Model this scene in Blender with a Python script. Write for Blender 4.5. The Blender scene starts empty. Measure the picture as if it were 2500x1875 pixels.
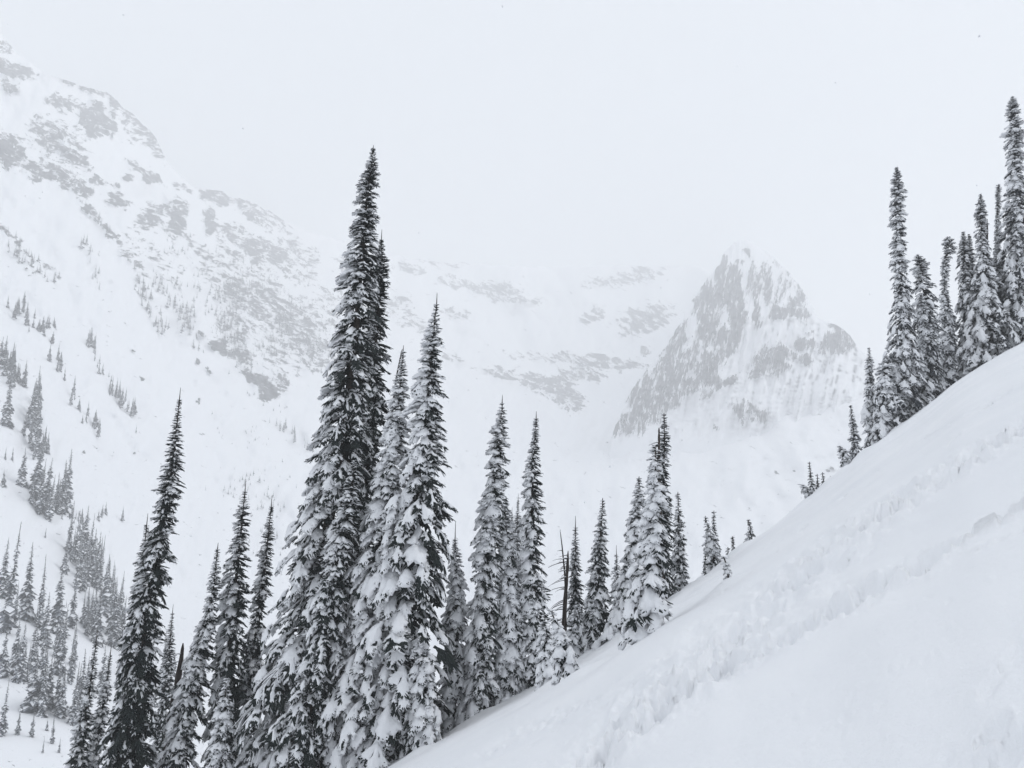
import bpy, math, random
import numpy as np
from mathutils import Vector

# ------------------------------------------------------------------ camera, world, sun, exposure
SC = bpy.context.scene
COL = SC.collection
F_PX, CX, CY = 2040.0, 1250.0, 937.5          # focal length and centre in photo pixels (2500 x 1875)
PITCH = math.radians(12.0)
cam_d = bpy.data.cameras.new('camera')
cam = bpy.data.objects.new('camera', cam_d)
COL.objects.link(cam)
cam_d.sensor_width = 36.0
cam_d.lens = 36.0 * F_PX / 2500.0
cam_d.clip_start = 0.1
cam_d.clip_end = 20000
cam.location = (0, 0, 0)
cam.rotation_euler = (math.pi / 2 + PITCH, 0, 0)
SC.camera = cam

SUN_EL, SUN_AZ = math.radians(44), math.radians(80)     # behind the slope on the right, veiled by cloud
w = bpy.data.worlds.new('World')
SC.world = w
w.use_nodes = True
nt = w.node_tree
nt.nodes.clear()
out = nt.nodes.new('ShaderNodeOutputWorld')
bg = nt.nodes.new('ShaderNodeBackground')
sky = nt.nodes.new('ShaderNodeTexSky')
sky.sky_type = 'NISHITA'
sky.sun_disc = False
sky.sun_elevation = SUN_EL
sky.sun_rotation = SUN_AZ
sky.dust_density = 4.0
sky.air_density = 1.0
hs = nt.nodes.new('ShaderNodeHueSaturation')
hs.inputs['Saturation'].default_value = 0.12
mx = nt.nodes.new('ShaderNodeMixRGB')
mx.inputs['Fac'].default_value = 0.86                     # closed cloud deck over the clear sky
mx.inputs['Color2'].default_value = (6.9, 7.34, 7.98, 1)
nt.links.new(sky.outputs[0], hs.inputs['Color'])
nt.links.new(hs.outputs[0], mx.inputs['Color1'])
nt.links.new(mx.outputs[0], bg.inputs['Color'])
bg.inputs['Strength'].default_value = 0.142
nt.links.new(bg.outputs[0], out.inputs[0])

sun_d = bpy.data.lights.new('sun', 'SUN')
sun_d.energy = 1.0
sun_d.angle = math.radians(20)
sun_d.color = (1.0, 0.97, 0.93)
sun = bpy.data.objects.new('sun', sun_d)
COL.objects.link(sun)
sd = Vector((math.sin(SUN_AZ) * math.cos(SUN_EL), math.cos(SUN_AZ) * math.cos(SUN_EL), math.sin(SUN_EL)))
sun.rotation_euler = sd.to_track_quat('Z', 'Y').to_euler()

SC.view_settings.view_transform = 'Standard'
SC.view_settings.look = 'None'
SC.view_settings.gamma = 1.0
SC.view_settings.use_curve_mapping = False
SC.view_settings.exposure = -0.17
SC.render.engine = 'CYCLES'
cy = SC.cycles
cy.use_denoising = True
try:
    cy.denoiser = 'OPENIMAGEDENOISE'
    cy.denoising_input_passes = 'RGB_ALBEDO_NORMAL'
except Exception:
    pass
cy.max_bounces = 7
cy.diffuse_bounces = 3
cy.use_adaptive_sampling = True
cy.adaptive_threshold = 0.015
cy.glossy_bounces = 1
cy.transmission_bounces = 1
cy.volume_bounces = 4
cy.caustics_reflective = False
cy.caustics_refractive = False

# ------------------------------------------------------------------ helpers
SP, CP = math.sin(PITCH), math.cos(PITCH)

def px_uv(x, y):
    """photo pixel -> (u, v) = (x/y, z/y) of the ray in the world"""
    X = (np.asarray(x, float) - CX) / F_PX
    Z = (CY - np.asarray(y, float)) / F_PX
    yy = CP - Z * SP
    return X / yy, (SP + Z * CP) / yy

def uv_px(u, v):
    """(u, v) -> photo pixel"""
    fwd = CP + v * SP
    up = -SP + v * CP
    return CX + F_PX * u / fwd, CY - F_PX * up / fwd

def _hash(ix, iy, seed):
    h = (ix.astype(np.int64) * 374761393 + iy.astype(np.int64) * 668265263 + seed * 1442695041) & 0xFFFFFFFF
    h = ((h ^ (h >> 13)) * 1274126177) & 0xFFFFFFFF
    return (h ^ (h >> 16)) & 0xFFFF

def gnoise(x, y, seed=0):
    x = np.asarray(x, float); y = np.asarray(y, float)
    ix, iy = np.floor(x), np.floor(y)
    fx, fy = x - ix, y - iy
    sx, sy = fx * fx * fx * (fx * (fx * 6 - 15) + 10), fy * fy * fy * (fy * (fy * 6 - 15) + 10)
    def g(dx, dy):
        a = _hash(ix + dx, iy + dy, seed) * (2 * math.pi / 65536.0)
        return np.cos(a) * (fx - dx) + np.sin(a) * (fy - dy)
    a = g(0, 0) * (1 - sx) + g(1, 0) * sx
    b = g(0, 1) * (1 - sx) + g(1, 1) * sx
    return (a * (1 - sy) + b * sy) * 1.4

def fbm(x, y, seed=0, octv=4, gain=0.5):
    s, a = 0, 1.0
    for o in range(octv):
        s = s + a * gnoise(x, y, seed + o * 17)
        x, y, a = x * 2.03, y * 2.03, a * gain
    return s

def smooth(a, b, x):
    t = np.clip((x - a) / (b - a), 0, 1)
    return t * t * (3 - 2 * t)

def tag(o, label=None, cat=None, group=None, kind=None):
    if label: o['label'] = label
    if cat: o['category'] = cat
    if group: o['group'] = group
    if kind: o['kind'] = kind
    return o

def mesh_np(name, verts, faces, mats, mat_idx=None, smooth_shade=True):
    """faces: (n,3) or (n,4) int array, or a list of both"""
    me = bpy.data.meshes.new(name)
    fl = faces if isinstance(faces, list) else [faces]
    fl = [np.asarray(f, np.int32) for f in fl if len(f)]
    verts = np.asarray(verts, np.float32)
    nl = sum(f.size for f in fl)
    nf = sum(len(f) for f in fl)
    me.vertices.add(len(verts))
    me.vertices.foreach_set('co', verts.ravel())
    me.loops.add(nl)
    me.loops.foreach_set('vertex_index', np.concatenate([f.ravel() for f in fl]))
    me.polygons.add(nf)
    tot = np.concatenate([np.full(len(f), f.shape[1], np.int32) for f in fl])
    me.polygons.foreach_set('loop_start', np.concatenate([[0], np.cumsum(tot)[:-1]]).astype(np.int32))
    me.polygons.foreach_set('loop_total', tot)
    for m in mats: me.materials.append(m)
    if mat_idx is not None:
        me.polygons.foreach_set('material_index', np.asarray(mat_idx, np.int32))
    me.polygons.foreach_set('use_smooth', np.full(nf, bool(smooth_shade)))
    me.update(calc_edges=True)
    return me

def obj(name, me, parent=None, loc=None):
    o = bpy.data.objects.new(name, me)
    COL.objects.link(o)
    if parent: o.parent = parent
    if loc is not None: o.location = loc
    return o

def grid_faces(nr, nc):
    i = np.arange(nr - 1)[:, None] * nc + np.arange(nc - 1)[None, :]
    return np.stack([i, i + 1, i + nc + 1, i + nc], -1).reshape(-1, 4)

def add_attr(me, name, vals):
    a = me.attributes.new(name, 'FLOAT', 'POINT')
    a.data.foreach_set('value', np.asarray(vals, np.float32).ravel())

def add_vec_attr(me, name, vals):
    a = me.attributes.new(name, 'FLOAT_VECTOR', 'POINT')
    a.data.foreach_set('vector', np.asarray(vals, np.float32).ravel())

# ------------------------------------------------------------------ materials
def new_mat(name):
    m = bpy.data.materials.new(name)
    m.use_nodes = True
    n = m.node_tree
    b = n.nodes['Principled BSDF']
    b.inputs['Specular IOR Level'].default_value = 0.06
    return m, n, b

def N(n, t, **kw):
    q = n.nodes.new(t)
    for k, v in kw.items():
        if k in q.inputs: q.inputs[k].default_value = v
        else: setattr(q, k, v)
    return q

def ramp(n, a, b, ca=(0, 0, 0, 1), cb=(1, 1, 1, 1)):
    r = n.nodes.new('ShaderNodeValToRGB')
    r.color_ramp.elements[0].position = a; r.color_ramp.elements[1].position = b
    r.color_ramp.elements[0].color = ca; r.color_ramp.elements[1].color = cb
    return r

SNOW_COL = (0.845, 0.855, 0.876, 1)

def mat_ground_snow():
    m, n, b = new_mat('snow_ground')
    b.inputs['Roughness'].default_value = 0.62
    tc = N(n, 'ShaderNodeTexCoord')
    n1 = N(n, 'ShaderNodeTexNoise', Scale=0.35, Detail=4.0)
    n2 = N(n, 'ShaderNodeTexNoise', Scale=7.0, Detail=6.0, Roughness=0.65)
    n3 = N(n, 'ShaderNodeTexNoise', Scale=60.0, Detail=3.0)
    for q in (n1, n2, n3): n.links.new(tc.outputs['Object'], q.inputs['Vector'])
    r = ramp(n, 0.3, 0.75, (0.825, 0.838, 0.862, 1), (0.885, 0.893, 0.908, 1))
    n.links.new(n1.outputs[0], r.inputs[0]); n.links.new(r.outputs[0], b.inputs['Base Color'])
    b1 = N(n, 'ShaderNodeBump', Strength=0.4, Distance=0.05)
    b2 = N(n, 'ShaderNodeBump', Strength=0.4, Distance=0.008)
    n.links.new(n2.outputs[0], b1.inputs['Height'])
    n.links.new(n3.outputs[0], b2.inputs['Height'])
    n.links.new(b1.outputs[0], b2.inputs['Normal'])
    n.links.new(b2.outputs[0], b.inputs['Normal'])
    return m

def mat_tree_snow():
    m, n, b = new_mat('snow_on_boughs')
    b.inputs['Base Color'].default_value = SNOW_COL
    b.inputs['Roughness'].default_value = 0.7
    tc = N(n, 'ShaderNodeTexCoord')
    n2 = N(n, 'ShaderNodeTexNoise', Scale=9.0, Detail=5.0, Roughness=0.7)
    n.links.new(tc.outputs['Object'], n2.inputs['Vector'])
    b1 = N(n, 'ShaderNodeBump', Strength=0.55, Distance=0.07)
    n.links.new(n2.outputs[0], b1.inputs['Height'])
    n.links.new(b1.outputs[0], b.inputs['Normal'])
    return m

def mat_needles(name, dark, light, frost_haze):
    """dark fir needles, flecked with rime; on far firs the pale flecks also paint in haze"""
    m, n, b = new_mat(name)
    b.inputs['Roughness'].default_value = 0.75
    tc = N(n, 'ShaderNodeTexCoord')
    n1 = N(n, 'ShaderNodeTexNoise', Scale=3.0, Detail=3.0)
    n2 = N(n, 'ShaderNodeTexNoise', Scale=22.0, Detail=3.0)
    for q in (n1, n2): n.links.new(tc.outputs['Object'], q.inputs['Vector'])
    r = ramp(n, 0.35, 0.7, dark, light)
    n.links.new(n1.outputs[0], r.inputs[0])
    r2 = ramp(n, 0.62 - 0.22 * frost_haze, 0.72 - 0.12 * frost_haze)
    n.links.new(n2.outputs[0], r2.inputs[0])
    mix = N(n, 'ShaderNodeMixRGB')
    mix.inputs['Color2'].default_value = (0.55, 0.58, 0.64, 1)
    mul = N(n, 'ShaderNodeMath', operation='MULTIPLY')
    mul.inputs[1].default_value = 0.25 + 0.55 * frost_haze
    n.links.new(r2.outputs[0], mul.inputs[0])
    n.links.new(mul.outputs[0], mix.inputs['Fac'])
    n.links.new(r.outputs[0], mix.inputs['Color1'])
    n.links.new(mix.outputs[0], b.inputs['Base Color'])
    return m

def mat_bark(name, c1, c2):
    m, n, b = new_mat(name)
    b.inputs['Roughness'].default_value = 0.9
    tc = N(n, 'ShaderNodeTexCoord')
    mp = N(n, 'ShaderNodeMapping'); mp.inputs['Scale'].default_value = (9, 9, 1.6)
    n1 = N(n, 'ShaderNodeTexNoise', Scale=2.0, Detail=6.0, Roughness=0.7)
    n.links.new(tc.outputs['Object'], mp.inputs['Vector']); n.links.new(mp.outputs[0], n1.inputs['Vector'])
    r = ramp(n, 0.3, 0.7, c1, c2)
    n.links.new(n1.outputs[0], r.inputs[0]); n.links.new(r.outputs[0], b.inputs['Base Color'])
    bp = N(n, 'ShaderNodeBump', Strength=0.8, Distance=0.03)
    n.links.new(n1.outputs[0], bp.inputs['Height']); n.links.new(bp.outputs[0], b.inputs['Normal'])
    return m

def mat_mountain():
    """snow, with bare rock where the point attribute 'rock' is high; strata run along the attribute 'strata'"""
    m, n, b = new_mat('mountain_snow_and_rock')
    b.inputs['Roughness'].default_value = 0.8
    at = N(n, 'ShaderNodeAttribute', attribute_name='rock')
    st = N(n, 'ShaderNodeAttribute', attribute_name='strata')
    wn = N(n, 'ShaderNodeTexNoise', Scale=2.6, Detail=3.0)
    n.links.new(st.outputs['Vector'], wn.inputs['Vector'])
    wm = N(n, 'ShaderNodeVectorMath', operation='MULTIPLY_ADD')
    wm.inputs[1].default_value = (0.34, 0.34, 0.0)
    n.links.new(wn.outputs['Color'], wm.inputs[0]); n.links.new(st.outputs['Vector'], wm.inputs[2])
    n1 = N(n, 'ShaderNodeTexNoise', Scale=6.5, Detail=9.0, Roughness=0.66)
    n2 = N(n, 'ShaderNodeTexNoise', Scale=20.0, Detail=6.0, Roughness=0.7)
    n.links.new(wm.outputs[0], n1.inputs['Vector'])
    iso = N(n, 'ShaderNodeVectorMath', operation='MULTIPLY'); iso.inputs[1].default_value = (1.25, 0.8, 1.0)
    n.links.new(wm.outputs[0], iso.inputs[0]); n.links.new(iso.outputs[0], n2.inputs['Vector'])
    a1 = N(n, 'ShaderNodeMath', operation='MULTIPLY_ADD'); a1.inputs[1].default_value = 2.7; a1.inputs[2].default_value = -1.32
    n.links.new(n1.outputs[0], a1.inputs[0])
    a2 = N(n, 'ShaderNodeMath', operation='MULTIPLY_ADD'); a2.inputs[1].default_value = 1.25; a2.inputs[2].default_value = -0.62
    n.links.new(n2.outputs[0], a2.inputs[0])
    s1 = N(n, 'ShaderNodeMath', operation='ADD'); s2 = N(n, 'ShaderNodeMath', operation='ADD')
    n.links.new(a1.outputs[0], s1.inputs[0]); n.links.new(a2.outputs[0], s1.inputs[1])
    n.links.new(s1.outputs[0], s2.inputs[0]); n.links.new(at.outputs['Fac'], s2.inputs[1])
    r = ramp(n, 0.38, 0.68)
    r.color_ramp.interpolation = 'EASE'
    n.links.new(s2.outputs[0], r.inputs[0])
    n3 = N(n, 'ShaderNodeTexNoise', Scale=13.0, Detail=6.0, Roughness=0.7)
    n.links.new(st.outputs['Vector'], n3.inputs['Vector'])
    rc = ramp(n, 0.36, 0.66, (0.02, 0.02, 0.024, 1), (0.19, 0.188, 0.196, 1))
    n.links.new(n3.outputs[0], rc.inputs[0])
    mix = N(n, 'ShaderNodeMixRGB')
    mix.inputs['Color1'].default_value = SNOW_COL
    n.links.new(r.outputs[0], mix.inputs['Fac']); n.links.new(rc.outputs[0], mix.inputs['Color2'])
    n.links.new(mix.outputs[0], b.inputs['Base Color'])
    return m

M_SNOW = mat_ground_snow()
M_TSNOW = mat_tree_snow()
M_NEEDLE = mat_needles('fir_needles', (0.012, 0.017, 0.018, 1), (0.030, 0.037, 0.034, 1), 0.0)
M_FROST = mat_needles('rimed_fir_needles', (0.022, 0.025, 0.030, 1), (0.045, 0.048, 0.053, 1), 0.3)
M_FAR = mat_needles('hazed_fir_needles', (0.055, 0.06, 0.066, 1), (0.10, 0.106, 0.115, 1), 0.75)  # lighter tones and extra pale flecks put distance haze into the needle colour
M_BARK = mat_bark('fir_bark', (0.028, 0.024, 0.022, 1), (0.085, 0.07, 0.06, 1))
M_DEAD = mat_bark('weathered_dead_wood', (0.022, 0.019, 0.018, 1), (0.085, 0.068, 0.06, 1))
M_MOUNT = mat_mountain()

# ------------------------------------------------------------------ the near snow slope
EYE = 2.3
_sk = [(-300, 2420), (300, 2180), (700, 1985), (946, 1872), (1067, 1812), (1160, 1760), (1277, 1700), (1371, 1648), (1427, 1612),
       (1477, 1582), (1560, 1526), (1637, 1470), (1713, 1418), (1785, 1366), (1848, 1314), (1933, 1250), (2000, 1200), (2058, 1150),
       (2122, 1094), (2191, 1046), (2280, 979), (2330, 932), (2406, 888), (2470, 846), (2500, 834), (2620, 790)]
_u, _v = px_uv([p[0] for p in _sk], [p[1] for p in _sk])
_th = np.arctan(_u); _e = _v * np.cos(_th)
_dk = {946: 33, 1277: 33, 1560: 34, 1713: 38, 1848: 44, 2000: 50, 2191: 54, 2500: 56}
_du, _ = px_uv(list(_dk), [1200] * len(_dk))
TH = np.radians(np.arange(-180, 180.01, 0.25))
_tt = np.concatenate([np.radians([-180, -140, -95, -55]), _th, np.radians([55, 95, 140, 180])])
_ee = np.concatenate([[0.02, -0.38, -0.52, -0.47], _e, [0.34, 0.44, 0.34, 0.02]])
E_T = np.interp(TH, _tt, _ee)
_k = np.exp(-0.5 * (np.arange(-8, 9) / 2.6) ** 2); _k /= _k.sum()
E_T = np.convolve(np.pad(E_T, 8, mode='wrap'), _k, mode='valid')
D_T = np.interp(TH, np.concatenate([np.radians([-180, -60]), np.arctan(_du), np.radians([60, 180])]),
                np.concatenate([[30, 31], np.array(list(_dk.values())) / np.cos(np.arctan(_du)), [55, 30]]))

def ground_z(x, y):
    x = np.asarray(x, float); y = np.asarray(y, float)
    th = np.arctan2(x, y); r = np.hypot(x, y)
    E = np.interp(th, TH, E_T); d = np.interp(th, TH, D_T)
    return -EYE + (E + 2 * EYE / d) * r - EYE / d ** 2 * r * r

def ground_at_px(px, py):
    """point of the visible near slope under a photo pixel (the crest when the pixel is above it)"""
    u, v = px_uv(px, py)
    th = math.atan(u); c = math.cos(th)
    e = v * c
    E = np.interp(th, TH, E_T); d = np.interp(th, TH, D_T)
    k = EYE / d ** 2; mm = E + 2 * EYE / d
    A, B, Cc = k, (e - mm), EYE                 # k r^2 + (e-m) r + h = 0
    disc = B * B - 4 * A * Cc
    r = d if disc <= 0 else (-B - math.sqrt(disc)) / (2 * A)
    X, Y = r * math.sin(th), r * c
    return X, Y, float(ground_z(X, Y))

rng = np.random.default_rng(7)
th_cols = np.unique(np.concatenate([np.radians(np.arange(-180, -24, 2.5)), np.radians(np.arange(-24, -11, 0.4)),
                                    np.radians(np.arange(-11, 35, 0.10)), np.radians(np.arange(35, 180.1, 2.5))]))
r_rows = np.concatenate([[0.05, 0.7, 1.4, 2.0], np.geomspace(2.6, 62, 340), np.geomspace(64, 300, 30)])
TT, RR = np.meshgrid(th_cols, r_rows)
GX, GY = RR * np.sin(TT), RR * np.cos(TT)
GZ = ground_z(GX, GY)
# soft wind relief
GZ += fbm(GX * 0.10, GY * 0.10, 3, 3) * 0.10 * smooth(3, 12, RR) + fbm(GX * 0.55, GY * 0.28, 5, 3) * 0.045
# drifts running down the slope (faint old ski lines)
GZ += 0.020 * fbm((GX * 0.55 + GY * 0.83) * 1.5, (GX * 0.83 - GY * 0.55) * 0.10, 9, 3) * smooth(6, 14, RR)

def dent(cx, cy, rad, depth, rim=0.35, ax=1.0, ang=0.0):
    m = (np.abs(GX - cx) < rad * 4 * max(ax, 1)) & (np.abs(GY - cy) < rad * 4 * max(ax, 1))
    if not m.any(): return
    dx, dy = GX[m] - cx, GY[m] - cy
    ca, sa = math.cos(ang), math.sin(ang)
    a, b = (dx * ca + dy * sa) / ax, -dx * sa + dy * ca
    q = np.hypot(a, b) / rad
    q = q * (1 + 0.25 * gnoise(dx / rad * 1.7 + cx, dy / rad * 1.7 + cy, 3))
    GZ[m] += -depth * np.exp(-(q ** 4) * 0.9) + rim * depth * np.exp(-((q - 1.35) / 0.38) ** 2)

def trail(path, n, spread, rad, depth, seed, pits=0.7):
    """trodden track along a polyline of photo pixels"""
    g = np.random.default_rng(seed)
    P = np.array(path, float)
    seg = np.concatenate([[0], np.cumsum(np.hypot(*np.diff(P, axis=0).T))])
    pts = []
    for i in range(n):
        t = (i + g.uniform(0, 1)) / n * seg[-1]
        x = np.interp(t, seg, P[:, 0]); y = np.interp(t, seg, P[:, 1])
        s = np.interp(t, seg, P[:, 2])
        x += g.normal(0, 1) * s * spread * 0.3; y += g.normal(0, 1) * s * spread
        X, Y, Z = ground_at_px(x, y)
        pts.append((X, Y))
        rm = rad * math.hypot(X, Y) / F_PX * g.uniform(0.55, 1.6)
        dent(X, Y, rm, rm * depth * g.uniform(0.3, 1.4) * (1 if g.random() < pits else -.7), 0.3, g.uniform(2.2, 3.8), math.atan2(Y, X) + g.normal(0, .22))
    return np.array(pts)

def rough_band(path, amp, freq, seed):
    P = np.array(path, float)
    seg = np.concatenate([[0], np.cumsum(np.hypot(*np.diff(P[:, :2], axis=0).T))])
    t = np.linspace(0, seg[-1], 90)
    C = np.array([ground_at_px(np.interp(q, seg, P[:, 0]), np.interp(q, seg, P[:, 1]))[:2] for q in t])
    Wd = np.array([np.hypot(*(np.array(ground_at_px(np.interp(q, seg, P[:, 0]), np.interp(q, seg, P[:, 1]) + np.interp(q, seg, P[:, 2]))[:2]) -
                              np.array(ground_at_px(np.interp(q, seg, P[:, 0]), np.interp(q, seg, P[:, 1]))[:2]))) for q in t])
    best = np.full(GX.shape, 1e9)
    for c, wd in zip(C, Wd):
        best = np.minimum(best, np.hypot(GX - c[0], GY - c[1]) / max(wd, 0.25))
    msk = (1 - smooth(0.25, 1.5, best + .35 * gnoise(GX * 1.1, GY * .5, seed + 3)))
    GZ[:] += msk * amp * (fbm(GX * freq, GY * freq * 0.34, seed, 4, 0.55) - 0.08)

T_MAIN = [(1420, 1880, 62), (1540, 1760, 66), (1640, 1670, 62), (1800, 1550, 60), (1970, 1385, 50), (2146, 1262, 34), (2320, 1148, 20), (2500, 1042, 15)]
T_DEEP = [(1690, 1650, 20), (1830, 1606, 22), (1960, 1530, 24), (2059, 1468, 26), (2175, 1404, 22), (2310, 1345, 13)]
T_LOW = [(1180, 1830, 12), (1330, 1760, 14), (1500, 1690, 14), (1660, 1600, 16)]
rough_band(T_MAIN, 0.085, 2.3, 21)
rough_band(T_DEEP, 0.13, 1.7, 25)
trail(T_MAIN, 620, 0.46, 12, 0.46, 1, .62)
trail(T_MAIN[:4], 60, 0.35, 22, 0.5, 12, .8)
trail(T_DEEP, 110, 0.36, 17, 0.58, 2, .72)
trail(T_LOW, 60, 0.6, 8, 0.5, 3)
trail([(1100, 1850, 30), (1350, 1740, 40), (1600, 1640, 40), (1750, 1480, 30), (1950, 1300, 22), (2200, 1100, 16)], 70, 0.6, 5, 0.6, 14, .4)
trail([(1900, 1800, 90), (2400, 1500, 90)], 26, 0.8, 7, 0.4, 15, .5)
for (x, y, rad, dep, ax, ang) in [(2425, 1775, 30, .45, 1.2, 0.4), (2450, 1835, 34, .4, 1.8, 0.3), (2390, 1862, 24, .3, 1.5, 0.2), (2480, 1590, 24, .3, 2.2, 0.5),
                                  (2420, 1655, 22, .25, 2.0, 0.5), (2300, 1850, 20, .15, 2.0, 0.4), (2240, 1010, 9, .3, 3.0, 0.7), (2420, 985, 11, .4, 3.4, 0.7),
                                  (2450, 960, 10, .4, 3.0, 0.7), (2100, 1140, 9, .3, 2.6, 0.7), (1960, 1290, 9, .35, 2.4, 0.7), (1880, 1330, 8, .3, 2.6, 0.7),
                                  (2200, 1090, 8, .35, 3, 0.7), (1620, 1600, 12, .3, 1.6, 0.5), (2330, 1075, 10, .35, 3.0, 0.7)]:
    X, Y, Z = ground_at_px(x, y)
    rm = rad * math.hypot(X, Y) / F_PX
    dent(X, Y, rm, 1.9 * dep * rm, 0.25, 1.3 * ax, math.atan2(Y, X) - .25)
# the deep ski groove that climbs to the right edge, and two fainter ones
def groove(a, b, wpx, dep, n=70):
    pts = np.array([ground_at_px(a[0] + (b[0] - a[0]) * q, a[1] + (b[1] - a[1]) * q)[:2] for q in np.linspace(0, 1, n)])
    wd = wpx * np.hypot(*pts.mean(0)) / F_PX
    lo, hi = pts.min(0) - 5 * wd, pts.max(0) + 5 * wd
    m = (GX > lo[0]) & (GX < hi[0]) & (GY > lo[1]) & (GY < hi[1])
    x, y = GX[m], GY[m]
    best = np.full(x.shape, 1e9); sg = np.zeros(x.shape); tt = np.zeros(x.shape)
    for k in range(n - 1):
        d = pts[k + 1] - pts[k]; L2 = d @ d
        t = np.clip(((x - pts[k, 0]) * d[0] + (y - pts[k, 1]) * d[1]) / L2, 0, 1)
        ex, ey = x - pts[k, 0] - t * d[0], y - pts[k, 1] - t * d[1]
        q = np.hypot(ex, ey); nb = q < best
        best[nb] = q[nb]; sg[nb] = (d[0] * ey - d[1] * ex)[nb]; tt[nb] = (k + t[nb]) / n
    q = best / (wd * (1 + .3 * gnoise(tt * 14, tt * 0, 8)))
    GZ[m] += (-dep * np.exp(-q ** 2 * 1.2) + .45 * dep * np.exp(-((q - 1.7) / .6) ** 2)) * smooth(0, .25, tt) * smooth(0, .04, 1 - tt)
groove((2230, 1386), (2560, 1205), 17, .26)
groove((2330, 1360), (2520, 1290), 6, .04)
groove((1240, 1850), (1520, 1690), 7, .05)
groove((1160, 1835), (1420, 1700), 6, .04)
groove((2180, 1112), (2440, 960), 5, .08)

SLOPE_ME = me = mesh_np('snow_slope', np.stack([GX, GY, GZ], -1).reshape(-1, 3), grid_faces(*GX.shape)[:, ::-1], [M_SNOW])
tag(obj('snow_slope', me), 'steep snow slope crossed by trodden tracks in front of the firs', None, None, 'structure')

# ------------------------------------------------------------------ the far side of the valley
_ctl = [  # photo x, y, distance
    (-300, 2100, 120), (-300, 1500, 230), (-300, 1000, 400), (-300, 600, 700), (-300, 100, 1150), (-300, -300, 1500),
    (0, 1850, 150), (0, 1500, 235), (0, 1200, 330), (0, 1000, 410), (0, 800, 560), (0, 600, 740), (0, 400, 940), (0, 100, 1290),
    (250, 1850, 165), (250, 1500, 290), (250, 1200, 450), (250, 1000, 570), (250, 800, 720), (250, 500, 1020), (250, 230, 1380),
    (500, 1900, 190), (500, 1600, 330), (500, 1400, 480), (500, 1200, 640), (500, 1000, 800), (500, 800, 980), (500, 600, 1230), (541, 466, 1640),
    (800, 2000, 210), (800, 1500, 480), (800, 1200, 800), (800, 1000, 1060), (800, 800, 1380), (840, 600, 2100),
    (1250, 2000, 240), (1250, 1500, 560), (1250, 1200, 1000), (1250, 1050, 1330), (1250, 950, 1600), (1250, 800, 2000), (1250, 650, 2360),
    (1700, 1500, 560), (1700, 1250, 860), (1700, 1100, 1080), (1700, 950, 1380), (1700, 800, 1760), (1700, 650, 2330),
    (2100, 1300, 760), (2100, 1100, 960), (2100, 950, 1180), (2100, 850, 1500), (2700, 1500, 500), (2700, 1250, 800), (2700, 1100, 1100), (3100, 1300, 700)]
_c = np.array(_ctl, float)
_P = _c[:, :2] / 500.0
def _tps(r): return np.where(r > 1e-9, r * r * np.log(np.maximum(r, 1e-9)), 0)
_n = len(_P)
_K = _tps(np.hypot(_P[:, None, 0] - _P[None, :, 0], _P[:, None, 1] - _P[None, :, 1])) + np.eye(_n) * 0.004
_A = np.zeros((_n + 3, _n + 3)); _A[:_n, :_n] = _K; _A[:_n, _n] = 1; _A[:_n, _n + 1:] = _P; _A[_n, :_n] = 1; _A[_n + 1:, :_n] = _P.T
_W = np.linalg.solve(_A, np.concatenate([np.log(_c[:, 2]), np.zeros(3)]))

def far_dist(x, y):
    x = np.asarray(x, float) / 500.0; y = np.asarray(y, float) / 500.0
    s = _W[_n] + _W[_n + 1] * x + _W[_n + 2] * y
    for i in range(_n):
        s = s + _W[i] * _tps(np.hypot(x - _P[i, 0], y - _P[i, 1]))
    return np.exp(s)

def far_point(x, y):
    u, v = px_uv(x, y)
    D = far_dist(x, y)
    return np.stack([D * u, D + 0 * u, D * v], -1)

def blob_field(X, Y, blobs, wob=11):
    X = X + wob * gnoise(X / 37.0, Y / 37.0, 91) ; Y = Y + wob * gnoise(X / 37.0 + 50, Y / 37.0, 92)
    X = X + .8 * wob * gnoise(X / 15.0, Y / 15.0, 93); Y = Y + .8 * wob * gnoise(X / 15.0 + 9, Y / 15.0, 94)
    f = np.zeros_like(X)
    for b in blobs:
        cx, cy, rx, ry, a = b[:5]
        st = b[5] if len(b) > 5 else 0.76
        ca, sa = math.cos(math.radians(a)), math.sin(math.radians(a))
        dx, dy = X - cx, Y - cy
        q = np.hypot((dx * ca + dy * sa) / (rx * 1.12), (-dx * sa + dy * ca) / (ry * 1.12))
        f = np.maximum(f, st * (1 - smooth(0.55, 1.35, q)))
    return f

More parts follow.
